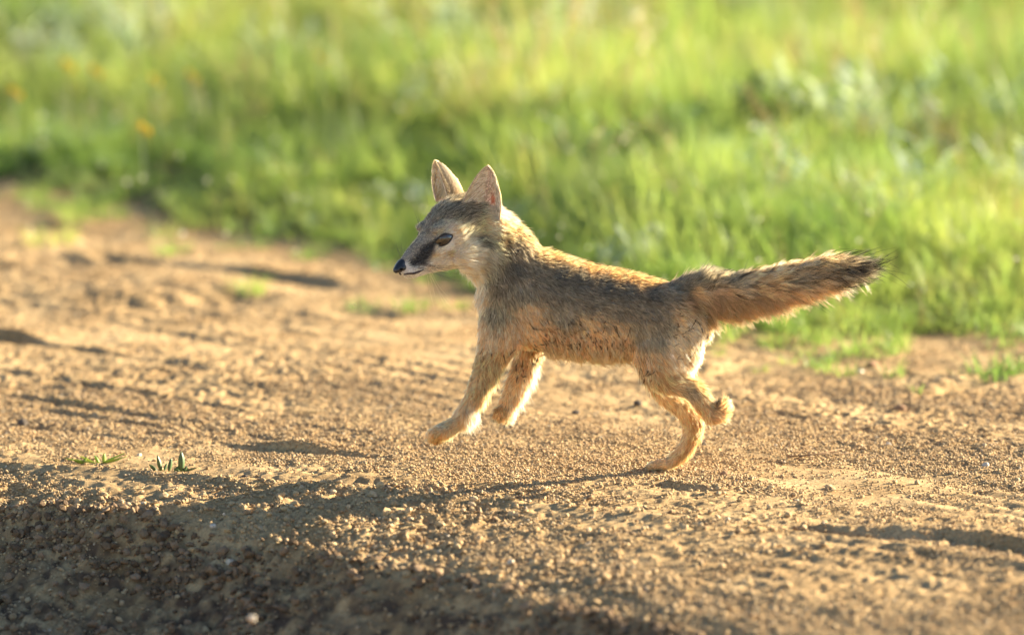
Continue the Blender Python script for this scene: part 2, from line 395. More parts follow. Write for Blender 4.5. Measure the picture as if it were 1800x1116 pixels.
m_weed = leaf_mat('grey_green_leaf', [(0.1, (0.24, 0.33, 0.22)), (0.5, (0.38, 0.46, 0.36)), (0.9, (0.5, 0.55, 0.42))], 0.4, (1.2, 1.25, 0.9))
m_straw = leaf_mat('dry_straw', [(0.1, (0.30, 0.22, 0.10)), (0.9, (0.48, 0.38, 0.2))], 0.4, (1.1, 1.0, 0.7))
m_petal = leaf_mat('yellow_petal', [(0.0, (0.75, 0.55, 0.02)), (1.0, (0.8, 0.6, 0.03))], 0.5, (1.1, 1.0, 0.5))

def blade(V, F, x, y, h, w, az, lean, curl, segs=4, z0=0.0):
    dx, dy = math.cos(az), math.sin(az); px, py = -dy, dx; b = len(V)
    for i in range(segs + 1):
        t = i / segs; r = lean * h * t + curl * h * t * t; z = h * t * (1 - 0.35 * abs(curl) * t)
        ww = w * (1 - t) ** 0.6 * 0.5 if i < segs else 0.00005
        cx, cy = x + dx * r, y + dy * r
        V.append((cx - px * ww, cy - py * ww, z0 + z)); V.append((cx + px * ww, cy + py * ww, z0 + z))
    for i in range(segs): F.append((b + 2 * i, b + 2 * i + 1, b + 2 * i + 3, b + 2 * i + 2))
def grass_clump(name, seed, n, rad, h, w, spread, mat):
    r = random.Random(seed); V = []; F = []
    for _ in range(n):
        a = r.uniform(0, 6.283); q = rad * math.sqrt(r.random())
        hh = h * r.uniform(0.45, 1.1)
        blade(V, F, q * math.cos(a), q * math.sin(a), hh, w * r.uniform(0.7, 1.3), a + r.gauss(0, 0.9), r.uniform(0, spread), r.uniform(0, 0.6), z0=-0.01)
    me = mesh_from(name, V, F); me.materials.append(mat); return me
def leafy(name, seed, h, mat, leaf=0.03, nst=6):
    r = random.Random(seed); V = []; F = []
    for _ in range(nst):
        az = r.uniform(0, 6.28); lean = r.uniform(0.05, 0.5); hh = h * r.uniform(0.6, 1)
        b = len(V); blade(V, F, 0, 0, hh, 0.003, az, lean, 0.2)
        for k in range(10):
            t = 0.15 + 0.85 * k / 10; x = math.cos(az) * hh * (lean * t + .2 * t * t); y = math.sin(az) * hh * (lean * t + .2 * t * t)
            blade(V, F, x, y, leaf * r.uniform(0.6, 1.1), leaf * 0.4, r.uniform(0, 6.28), r.uniform(0.4, 1.3), 0.5, 3, z0=hh * t * 0.92)
    me = mesh_from(name, V, F); me.materials.append(mat); return me
def straw(name, seed, h, mat):
    r = random.Random(seed); V = []; F = []
    for _ in range(5):
        az = r.uniform(0, 6.28); lean = r.uniform(0, 0.25); hh = h * r.uniform(0.7, 1)
        blade(V, F, r.uniform(-.02, .02), r.uniform(-.02, .02), hh, 0.0022, az, lean, 0.15)
        for k in range(9):
            t = 0.72 + 0.28 * k / 9; x = math.cos(az) * hh * (lean * t + .15 * t * t); y = math.sin(az) * hh * (lean * t + .15 * t * t)
            blade(V, F, x, y, 0.014, 0.004, r.uniform(0, 6.28), 0.5, 0.2, 2, z0=hh * t * 0.95)
    me = mesh_from(name, V, F); me.materials.append(mat); return me

clumps = source_collection('grass_shape', [grass_clump('grass_shape', 300 + i, 34, 0.055, 0.2, 0.0042, 0.45, m_grass) for i in range(7)])
weeds = source_collection('weed_shape', [leafy('weed_shape', 400 + i, 0.2, m_weed) for i in range(4)])
straws = source_collection('straw_shape', [straw('straw_shape', 500 + i, 0.42, m_straw) for i in range(4)])
def meadow(name, n, xr, yr, coll, k, smin, smax, label, seed, dens=None, edge0=0.0, ramp=2.1):
    r = np.random.default_rng(seed); x = r.uniform(*xr, n); y = r.uniform(*yr, n)
    d = y - edgeY(x) + 0.10 * fbm(x * 6, y * 5, 91, 2)
    kp = d > edge0 + 0.10 * r.random(n)
    if dens is not None: kp &= r.random(n) < dens(x, y)
    x = x[kp]; y = y[kp]; d = d[kp]; n = len(x)
    s = (smin + (smax - smin) * r.random(n)) * (0.22 + 0.78 * sstep(-0.1, ramp, d)) * (1 + 0.35 * fbm(x * 1.7, y * 1.2, seed + 3, 2))
    rot = np.stack([r.normal(0, 0.12, n), r.normal(0, 0.12, n), r.uniform(0, 6.28, n)], 1)
    sc = np.stack([s ** 0.6, s ** 0.6, s], 1)
    return scatter(name, np.stack([x, y, height(x, y, False)], 1), rot, sc, r.integers(0, k, n), coll, label)
def gaps(x, y): return np.clip(0.78 + 0.8 * fbm(x * 1.9, y * 1.1, 141, 2), 0.18, 1)
meadow('meadow_grass', 15000, (-2.6, 2.6), (0.9, 9), clumps, 7, 0.7, 1.35, 'backlit green grass filling the meadow behind the road', 12, gaps)
meadow('meadow_grass', 6000, (-1.2, 1.2), (1.0, 3.8), clumps, 7, 0.6, 1.1, 'shorter grass at the edge of the meadow', 13, lambda x, y: np.clip(0.25 + 1.2 * (y - edgeY(x)) + 1.0 * fbm(x * 5, y * 4, 171, 2), 0.05, 1), -0.22)
meadow('meadow_grass', 9000, (-7, 7), (4, 14), clumps, 7, 0.9, 1.5, 'tall grass deep in the meadow', 14)
meadow('meadow_weeds', 2600, (-2.4, 2.4), (1.3, 8), weeds, 4, 0.6, 1.3, 'grey green leafy weeds among the meadow grass', 15,
       lambda x, y: np.clip(0.15 + 2.0 * fbm(x * 2.4, y * 1.5, 151, 2), 0.03, 1))
meadow('dry_stalks', 260, (-2.4, 2.4), (2.2, 8), straws, 4, 0.6, 1.2, 'thin straw coloured seed stalks above the grass', 16, None, 0.4)

meadow('verge_grass', 2600, (-1.8, 1.8), (0.8, 4.2), clumps, 7, 0.30, 0.62, 'thin scattered grass on the bare verge before the meadow', 17,
       lambda x, y: np.clip(1.9 * fbm(x * 3.1, y * 2.2, 161, 3) - 0.05, 0.01, 0.8), -0.55)
def ground_at(px, py):
    g = G(px, py); x, y = g[0], g[1]
    for _ in range(8):
        z = float(height(np.array([x]), np.array([y]), False)[0]); g = G(px, py, z); x, y = g[0], g[1]
    return (x, y, z)
def tuft(px, py, h_px, n, rad_px, label, mat=None, grp='small grass tufts on the road', w=0.0022, spread=0.8):
    k = (DIST + max(0, G(px, py)[1])) / DIST
    t = link('grass_tuft', None, label=label, category='grass tuft', group=grp); t.location = ground_at(px, py)
    me = grass_clump('blades', int(px + py), n, rad_px * S * k, h_px * S * k, w, spread, mat or m_grass)
    link('blades', me, t, kind='stuff')
    return t
tuft(1745, 662, 62, 110, 38, 'yellow green grass tuft growing on the road near its right edge')
tuft(1690, 668, 34, 50, 20, 'low sparse grass tuft just left of the biggest road tuft')
tuft(1795, 655, 60, 80, 26, 'grass tuft cut by the right edge of the picture')
tuft(1577, 620, 34, 36, 14, 'small thin grass tuft on the road below the meadow edge')
tuft(1612, 684, 24, 22, 9, 'tiny dry tuft on the road left of the low sparse tuft')
tuft(1352, 600, 28, 60, 18, 'small green tuft under the middle of the tail by the road edge')
tuft(640, 540, 34, 60, 28, 'low green tuft at the far side of the road left of the chest')
tuft(720, 540, 40, 70, 30, 'wider green tuft under the chin at the far side of the road')
tuft(795, 540, 36, 60, 24, 'green tuft just in front of the fox chest beyond the road')
tuft(440, 505, 40, 60, 30, 'faint low tuft on the far verge at the left')
tuft(300, 445, 46, 60, 30, 'ragged low tuft on the bare verge left of the glint')
tuft(90, 425, 50, 90, 50, 'dull green tuft at the far left of the bare verge')
tuft(545, 455, 40, 60, 30, 'pale tuft at the foot of the meadow left of the nose')

m_dark_leaf = leaf_mat('dark_leaf', [(0.1, (0.11, 0.16, 0.05)), (0.9, (0.21, 0.26, 0.08))], 0.35, (1.1, 1.1, 0.7))  # dark green foliage put in to imitate a shaded hollow in the grass
for (px, py, hp, wd, lab) in [(1350, 330, 225, 34, 'dark foliage added to imitate a shadowy hollow in the grass at the upper right'), (1450, 190, 130, 90, 'dim green shrub at the top edge of the meadow, right of centre')]:
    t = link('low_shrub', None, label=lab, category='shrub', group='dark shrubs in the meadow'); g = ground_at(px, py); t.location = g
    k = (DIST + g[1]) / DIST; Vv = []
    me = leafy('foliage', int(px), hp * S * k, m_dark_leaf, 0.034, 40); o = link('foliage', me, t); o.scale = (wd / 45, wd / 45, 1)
m_fluff = leaf_mat('pale_fluff', [(0.0, (0.75, 0.74, 0.62)), (1.0, (0.85, 0.84, 0.74))], 0.5, (1.0, 1.0, 0.95))  # near-white colour standing in for sun glints on dew
fluff = source_collection('glint_shape', [rock_mesh('glint_shape', 1, 900 + i, m_fluff, 1.0) for i in range(3)])
r_ = np.random.default_rng(77); n_ = 520; x_ = r_.uniform(-1.6, 1.6, n_); y_ = edgeY(x_) + r_.uniform(0.0, 1.0, n_) ** 1.6 * 4.0
z_ = height(x_, y_, False) + r_.uniform(0.04, 0.10, n_) + 0.12 * r_.random(n_) * sstep(0.2, 1.5, y_ - edgeY(x_))
scatter('glint_specks', np.stack([x_, y_, z_], 1), np.zeros((n_, 3)), np.repeat(r_.uniform(0.0014, 0.0042, (n_, 1)), 3, 1), r_.integers(0, 3, n_), fluff, 'tiny pale balls added to imitate dew glints in the grass')
gl_ = [(320, 411, .0042), (222, 320, .0045), (397, 411, .003), (1335, 305, .004), (1443, 395, .004), (1716, 362, .005), (1722, 385, .004), (1655, 400, .003), (810, 110, .005), (120, 20, .005), (1155, 30, .004), (960, 245, .004), (1575, 425, .003), (1510, 470, .003), (1600, 500, .003), (640, 330, .003), (520, 440, .0025), (1005, 365, .003)]
gp_ = np.array([W(a, b, ground_at(a, b + 45)[1]) for a, b, c in gl_])
scatter('dew_glints', gp_, np.zeros((len(gl_), 3)), np.repeat(np.array([[c] for a, b, c in gl_]), 3, 1), np.zeros(len(gl_)), fluff, 'small bright pale balls added to imitate dew glints in the grass')
meadow('dry_stalks', 700, (-1.5, 1.5), (1.0, 5), straws, 4, 0.35, 0.8, 'pale dry blades glinting near the meadow edge', 18, None, 0.0)
m_fly = simple('flying_sand_grain', (0.6, 0.45, 0.28), 0.6, 0.4)
fly = source_collection('grain_shape', [rock_mesh('grain_shape', 1, 950, m_fly, 1.0)])
n_ = 90; q_ = np.stack([np.concatenate([r_.normal(1240, 60, 55), r_.uniform(1000, 1560, 35)]), np.concatenate([r_.normal(745, 50, 55), r_.uniform(380, 780, 35)])], 1)
p_ = np.array([W(a, min(b, 800), dd) for (a, b), dd in zip(q_, r_.uniform(-0.08, 0.06, n_))])
scatter('flying_grains', p_, np.zeros((n_, 3)), np.repeat(r_.uniform(0.0003, 0.0008, (n_, 1)), 3, 1), np.zeros(n_), fly, 'sand grains and droplets kicked up behind the fox')
# seedlings and sprigs on the crest
m_sprout = simple('dark_green_leaf', (0.055, 0.10, 0.035), 0.5, 0.4)
def leaf_mesh(l, w, thick=0.0006):
    V = []; F = []; n = 8
    for i in range(n + 1):
        t = i / n; ww = w * 0.5 * math.sin(math.pi * (0.08 + 0.9 * t)) ** 0.8
        bend = 0.12 * l * t * t
        V += [(-ww, bend, l * t), (0, bend - w * 0.12, l * t), (ww, bend, l * t), (0, bend + thick + w * 0.02, l * t)]
    for i in range(n):
        for a in range(4):
            b = (a + 1) % 4; F.append((4 * i + a, 4 * i + b, 4 * i + 4 + b, 4 * i + 4 + a))
    F.append((3, 2, 1, 0)); F.append((4 * n, 4 * n + 1, 4 * n + 2, 4 * n + 3))
    return mesh_from('leaf', V, F)
def seedling(px, py, leaves, label, mat):
    leaves = [(ox * 1.15, l * 1.35, w * 1.35, tl, az) for ox, l, w, tl, az in leaves]
    t = link('seedling', None, label=label, category='seedling', group='seedlings on the rut crest'); t.location = ground_at(px, py)
    for (ox, l, w, tilt, az) in leaves:
        o = link('leaf', leaf_mesh(l * S, w * S), t, mat); o.location = (ox * S, 0, 0.004); o.rotation_euler = (0.1, math.radians(tilt), math.radians(az))
seedling(283, 833, [(0, 22, 6, -12, 10), (-6, 14, 5, -50, -10), (12, 18, 6, 12, 20), (20, 12, 5, 48, 0), (-10, 11, 4, -72, 15), (26, 9, 4, 60, 15), (4, 12, 5, 30, 40)],
         'dark green seedling with several narrow leaves on the rut crest', m_sprout)
seedling(319, 833, [(0, 26, 9, 0, 5), (4, 18, 3, 74, 0), (-3, 6, 3, -60, 0), (3, 8, 4, 40, 20)], 'dark seedling with one single upright oval leaf', m_sprout)
sp = link('grass_sprig', None, label='flattened yellow green sprig lying left of the seedlings', category='sprig'); sp.location = ground_at(178, 815)
for (ox, l, w, tilt, az) in [(0, 48, 3.5, 78, 8), (0, 46, 3.5, 66, -10), (4, 18, 8, 8, 20), (-4, 16, 6, -30, 0), (-6, 62, 3.5, -82, 5), (-10, 34, 4, -70, -14), (8, 30, 3, 80, 20), (-30, 22, 6, -75, 0), (-34, 14, 5, 40, 0)]:
    o = link('leaf', leaf_mesh(l * S, w * S), sp, m_grass); o.location = (ox * S, 0, 0.001); o.rotation_euler = (0, math.radians(tilt), math.radians(az))
tw = link('dry_twig', None, label='thin dry twig lying on the sand right of the hind paw', category='twig')
tw.location = ground_at(1420, 806)
def tube_mesh(name, pts, rad, n=6, closed=True):
    pts = [np.asarray(p, float) for p in pts]; V = []; F = []
    rad = rad if hasattr(rad, '__len__') else [rad] * len(pts)
    for i, p in enumerate(pts):
        t = pts[min(i + 1, len(pts) - 1)] - pts[max(i - 1, 0)]; t /= np.linalg.norm(t) + 1e-12
        a = np.cross(t, [0, 0, 1.0]);
        if np.linalg.norm(a) < 1e-3: a = np.cross(t, [0, 1.0, 0])
        a /= np.linalg.norm(a); b = np.cross(t, a)
        for k in range(n):
            an = 2 * math.pi * k / n; V.append(p + rad[i] * (math.cos(an) * a + math.sin(an) * b))
    for i in range(len(pts) - 1):
        for k in range(n): F.append((i * n + k, i * n + (k + 1) % n, (i + 1) * n + (k + 1) % n, (i + 1) * n + k))
    F.append(tuple(range(n - 1, -1, -1))); F.append(tuple((len(pts) - 1) * n + k for k in range(n)))
    return mesh_from(name, V, F)
m_twig = simple('dry_wood', (0.24, 0.15, 0.08), 0.8, 0.3)
link('stem', tube_mesh('stem', [(-0.03, 0.0, 0.003), (-0.01, -0.01, 0.006), (0.015, 0.0, 0.007), (0.05, 0.02, 0.011)], [0.0012, 0.0012, 0.001, 0.0005]), tw, m_twig)
link('stem', tube_mesh('stem', [(-0.02, -0.02, 0.003), (0.0, -0.005, 0.007), (0.06, 0.0, 0.008)], [0.0009, 0.0009, 0.0004]), tw, m_twig)

# yellow flowers in the meadow (distinct ones only)
def flower_mesh(r):
    V = []; F = []
    for k in range(9):
        blade(V, F, 0, 0, r * 0.55, r * 0.55, k * 6.283 / 9, 1.6, 0.1, 3)
    return mesh_from('blossom', V, F)
fl_me = flower_mesh(0.0075); fl_me.materials.append(m_petal)
disc = rock_mesh('flower_disc', 1, 5, simple('flower_disc', (0.45, 0.25, 0.02), 0.8), 0.5)
for (px, py, r_, lab) in [(20, 160, 1.0, 'yellow flower at the far left edge of the meadow'), (112, 112, 1.15, 'yellow flower high up at the left, left one of the close pair'),
                      (162, 122, 1.0, 'yellow flower at the left, right one of the close pair'), (265, 138, 0.9, 'dim yellow flower right of the close pair'),
                      (330, 130, 0.9, 'yellow flower furthest right of the upper row'), (246, 222, 1.1, 'lowest yellow flower, just above the dark hollow'),
                      (560, 100, 0.7, 'faint yellow flower alone in the upper middle of the meadow')]:
    gp = G(px, py + 190); p = W(px, py, gp[1]); z0 = float(height(np.array([p[0]]), np.array([p[1]]), False)[0])
    t = link('yellow_flower', None, label=lab, category='flower', group='yellow meadow flowers'); t.location = (p[0], p[1], z0)
    hh = p[2] - z0
    link('stem', tube_mesh('stem', [(0.02, 0, 0), (0.008, 0, hh * 0.5), (0, 0, hh)], 0.0012, 5), t, m_sprout)
    for (ox, oz) in [(0, 0), (0.012, -0.010)]:
        b = link('blossom', fl_me.copy() if False else fl_me, t); b.location = (ox, 0, hh + oz); b.scale = (r_,) * 3; b.rotation_euler = (1.1, 0.2 + ox * 20, 0)
        d_ = link('flower_disc', disc, b); d_.scale = (0.006,) * 3; d_.location = (0, 0, 0.001)
#FOXMARK
# ------------------------------------------------------------------ the fox
FOX_GRP = None
D0 = -0.030                      # depth of the body's middle plane
fox = link('fox', None, label='young fox with wet sandy grey fur trotting left across the dirt road', category='fox')
fox.location = (W(1165, 826, 0.0)[0], 0.0, 0.0)
FO = np.array(fox.location)

# head frame
HY, HP = math.radians(42), math.radians(15)
HF = np.array([-math.cos(HY) * math.cos(HP), -math.sin(HY) * math.cos(HP), -math.sin(HP)])
HL = np.array([math.sin(HY), -math.cos(HY), 0.0])
HU = np.cross(HL, HF); HU = HU if HU[2] > 0 else -HU
HC = W(826, 401, D0 - 0.002)
def H(f, l, u): return HC + S * (f * HF + l * HL + u * HU)

def loft(bm, rings):
    """rings: list of (centre, axis_a, axis_b) ellipses, closed at both ends"""
    n = 20; R = []
    for c, a, b in rings:
        R.append([bm.verts.new(tuple(c + a * math.cos(2 * math.pi * k / n) + b * math.sin(2 * math.pi * k / n))) for k in range(n)])
    for i in range(len(R) - 1):
        for k in range(n):
            bm.faces.new((R[i][k], R[i][(k + 1) % n], R[i + 1][(k + 1) % n], R[i + 1][k]))
    bm.faces.new(R[0][::-1]); bm.faces.new(R[-1])
def dome(rings, ends=(True, True)):
    """round off the ends of a loft"""
    out = list(rings)
    for e, at in ((ends[0], 0), (ends[1], -1)):
        if not e: continue
        c, a, b = rings[at]; c2 = rings[1][0] if at == 0 else rings[-2][0]
        d = c - c2; d = d / np.linalg.norm(d) * min(np.linalg.norm(a), np.linalg.norm(b))
        ex = [(c + d * math.sin(t), a * math.cos(t), b * math.cos(t)) for t in (0.5, 0.95, 1.3)]
        out = (ex[::-1] + out) if at == 0 else (out + ex)
    return out
def ribs(bm, L, inset=5):
    """L: (top px, bottom px, half width px, depth m): rings from picture outlines"""
    rings = []
    for t, b, w, dep in L:
        T = W(t[0], t[1], dep); B = W(b[0], b[1], dep); c = (T + B) / 2; a = (T - B) / 2
        ln = np.linalg.norm(a); a = a * (ln - inset * S) / ln
        rings.append((c, a, np.array([0, -w * S, 0])))
    loft(bm, dome(rings))
def limb(bm, L, inset=2.5):
    """L: (px, py, radius in the picture, radius in depth, depth)"""
    C = [W(p[0], p[1], p[4]) for p in L]; rings = []
    for i, p in enumerate(L):
        t = C[min(i + 1, len(L) - 1)] - C[max(i - 1, 0)]; t /= np.linalg.norm(t)
        a = np.cross(t, [0, 1.0, 0]); a /= np.linalg.norm(a); b = np.cross(a, t)
        rings.append((C[i], a * (p[2] - inset) * S, b * (p[3] - inset) * S))
    loft(bm, dome(rings))
def blob(bm, c, ax):
    r = bmesh.ops.create_uvsphere(bm, u_segments=16, v_segments=10, radius=1)
    M3 = np.array(ax).T
    for v in r['verts']:
        v.co = Vector(tuple(c + M3 @ np.array(v.co)))

bm = bmesh.new()
# torso with neck
ribs(bm, [((868, 352), (800, 462), 40, D0 - .004), ((900, 377), (822, 486), 42, D0 - .002), ((930, 402), (837, 503), 44, D0), ((950, 432), (840, 540), 50, D0),
          ((972, 440), (846, 590), 56, D0), ((998, 447), (884, 610), 61, D0), ((1026, 456), (940, 616), 64, D0), ((1051, 463), (1000, 628), 65, D0),
          ((1088, 469), (1060, 634), 62, D0), ((1126, 477), (1105, 634), 57, D0), ((1163, 489), (1150, 640), 55, D0),
          ((1188, 496), (1192, 630), 46, D0), ((1208, 506), (1226, 626), 30, D0), ((1230, 528), (1243, 606), 13, D0)])
# shoulder, haunch masses (near and far)
for s, dep in ((-1, D0 - 0.024), (1, D0 + 0.024)):
    blob(bm, W(905, 535, dep), [(52 * S, 0, 10 * S), (0, 26 * S, 0), (-14 * S, 0, 70 * S)])
    blob(bm, W(1200, 597, dep * 0.85 + D0 * 0.15), [(35 * S, 0, 0), (0, 22 * S, 0), (-4 * S, 0, 52 * S)])
    blob(bm, W(1192, 640, dep * 0.85 + D0 * 0.15), [(24 * S, 0, 0), (0, 18 * S, 0), (0, 0, 34 * S)])
    blob(bm, W(1165, 575, dep), [(54 * S, 0, 0), (0, 26 * S, 0), (0, 0, 72 * S)])
# head: (F, top, bottom, half width)
HS = [(170, 3, -26, 9), (160, 9, -36, 13), (146, 17, -41, 16), (128, 24, -43, 19), (110, 31, -45, 23), (94, 42, -48, 29), (78, 55, -52, 37), (55, 64, -56, 44),
      (28, 66, -58, 48), (0, 62, -60, 47), (-28, 50, -56, 42)]
rings = [(H(f, 0, (t + b) / 2), S * HU * (t - b - 4) / 2, S * HL * (w - 2)) for f, t, b, w in HS]
loft(bm, dome(rings))
for l in (-1, 1):
    blob(bm, H(80, l * 20, 34), [HF * 22 * S, HL * 9 * S, HU * 8 * S])        # brow
    blob(bm, H(38, l * 32, -26), [HF * 40 * S, HL * 20 * S, HU * 26 * S])       # cheek
    blob(bm, H(140, l * 8, -19), [HF * 26 * S, HL * 9 * S, HU * 12 * S])        # lip
    blob(bm, H(90, l * 22, -4), [HF * 20 * S, HL * 9 * S, HU * 10 * S])         # under the eye
# near foreleg
dN, dF = D0 - 0.030, D0 + 0.030
limb(bm, [(895, 545, 46, 24, dN + .004), (882, 590, 42, 24, dN), (868, 620, 31, 21, dN), (857, 645, 24.5, 18, dN), (846, 672, 21.5, 16, dN), (834, 700, 18.5, 14, dN),
          (822, 722, 17, 14, dN), (808, 739, 15, 14, dN), (792, 751, 16, 16, dN), (776, 758, 16, 19, dN), (767, 762, 13, 18, dN)])
for k, (x, y) in enumerate([(762, 760), (759, 763), (761, 768), (768, 771)]):
    limb(bm, [(784, 757, 8, 7, dN + (k - 1.5) * .007), (x + 4, y - 2, 9.8, 8, dN + (k - 1.5) * .0105), (x - 3, y + 2, 8.4, 7.6, dN + (k - 1.5) * .0115)], 1)
# far foreleg
limb(bm, [(935, 580, 30, 22, dF), (931, 612, 25, 20, dF), (923, 640, 23.5, 18, dF), (911, 668, 21, 16, dF), (899, 695, 18.5, 14, dF), (892, 712, 18, 14, dF), (887, 724, 16, 16, dF), (884, 730, 12, 16, dF)])
for k, (x, y) in enumerate([(874, 729), (880, 734), (888, 735), (897, 731)]):
    limb(bm, [(890, 712, 8, 7, dF), (x + 1, y - 5, 9.5, 8, dF + (k - 1.5) * .008), (x - 1, y + 1, 8, 7, dF + (k - 1.5) * .009)], 1)
# near hind leg: thigh, shank, hock, raised paw
dHN, dHF = D0 - 0.028, 0.0
limb(bm, [(1165, 570, 58, 24, dHN + .004), (1164, 610, 56, 26, dHN), (1160, 637, 47, 24, dHN), (1160, 660, 31, 20, dHN), (1176, 671, 23, 16, dHN), (1198, 678, 20, 14, dHN),
          (1217, 684, 21, 13, dHN), (1231, 699, 20, 13, dHN), (1243, 717, 18, 13, dHN), (1254, 730, 18, 15, dHN), (1263, 728, 19, 16, dHN), (1270, 719, 17, 15, dHN)])
for k, (x, y) in enumerate([(1266, 708), (1273, 706), (1279, 713), (1279, 723)]):
    limb(bm, [(1262, 727, 9, 7, dHN + (k - 1.5) * .004), (x, y + 2, 8, 7, dHN + (k - 1.5) * .007), (x + 1, y - 1, 6, 6, dHN + (k - 1.5) * .008)], 1)
# far hind leg, standing
limb(bm, [(1165, 640, 34, 20, D0 + .022), (1163, 672, 27, 17, D0 + .022), (1172, 694, 22, 15, D0 + .024), (1188, 708, 20, 14, D0 + .026), (1206, 722, 20, 13, D0 + .028),
          (1218, 742, 21.5, 12, D0 + .029), (1216, 764, 19, 11, 0), (1207, 784, 16.5, 11, 0), (1194, 802, 15.5, 12, 0), (1180, 812, 13.5, 13, 0), (1166, 817, 10.5, 15, 0), (1156, 818, 9, 15, 0)])
for k, (x, y) in enumerate([(1150, 819), (1146, 820), (1147, 821), (1154, 821)]):
    limb(bm, [(1168, 815, 8, 7, (k - 1.5) * .007), (x + 6, y - 4, 9.0, 7.4, (k - 1.5) * .0095), (x - 3, y - 1, 7.4, 6.8, (k - 1.5) * .0105)], 1)
# tail core
limb(bm, [(1178, 520, 26, 22, D0), (1206, 513, 30, 20, D0), (1240, 515, 37, 22, D0), (1285, 517, 36, 23, D0), (1335, 510, 34, 23, D0), (1390, 497, 32, 22, D0),
          (1440, 485, 29, 20, D0), (1475, 477, 21, 16, D0), (1500, 473, 10, 9, D0)])
me = bpy.data.meshes.new('body_src'); bm.normal_update(); bm.to_mesh(me); bm.free()
ob = bpy.data.objects.new('body_src', me); COL.objects.link(ob)
md = ob.modifiers.new('r', 'REMESH'); md.mode = 'VOXEL'; md.voxel_size = 0.0019; md.use_smooth_shade = True
md = ob.modifiers.new('s', 'SMOOTH'); md.factor = 0.5; md.iterations = 5
dg = bpy.context.evaluated_depsgraph_get()
body_me = bpy.data.meshes.new_from_object(ob.evaluated_get(dg)); body_me.name = 'body'
bpy.data.objects.remove(ob); bpy.data.meshes.remove(me)

# ------------------------------------------------------------------ coat colours and flow, painted by control points in the side view
BLK = (0.018, 0.017, 0.017); DK = (0.075, 0.066, 0.056); AG = (0.20, 0.165, 0.125); GRY = (0.24, 0.205, 0.16); TAN = (0.36, 0.245, 0.14)
RST = (0.36, 0.21, 0.095); CRM = (0.56, 0.45, 0.32); WHT = (0.74, 0.68, 0.60); BUF = (0.46, 0.335, 0.205); MUD = (0.30, 0.21, 0.125); PNK = (0.6, 0.33, 0.26)
def tone(c, k=1.5, sat=1.0):
    m = (c[0] + c[1] + c[2]) / 3; return tuple(max(0.012, k * (m + (x - m) * sat)) for x in c)
MUD = (0.42, 0.28, 0.165); AG, GRY, TAN, RST, BUF, MUD = (tone(c) for c in (AG, GRY, TAN, RST, BUF, MUD)); CRM = tone(CRM, 1.35, 0.9); WHT = tone(WHT, 1.2, 0.9); DK = tone(DK, 2.2, 1.1)
TUN = (0.34, 0.215, 0.12)
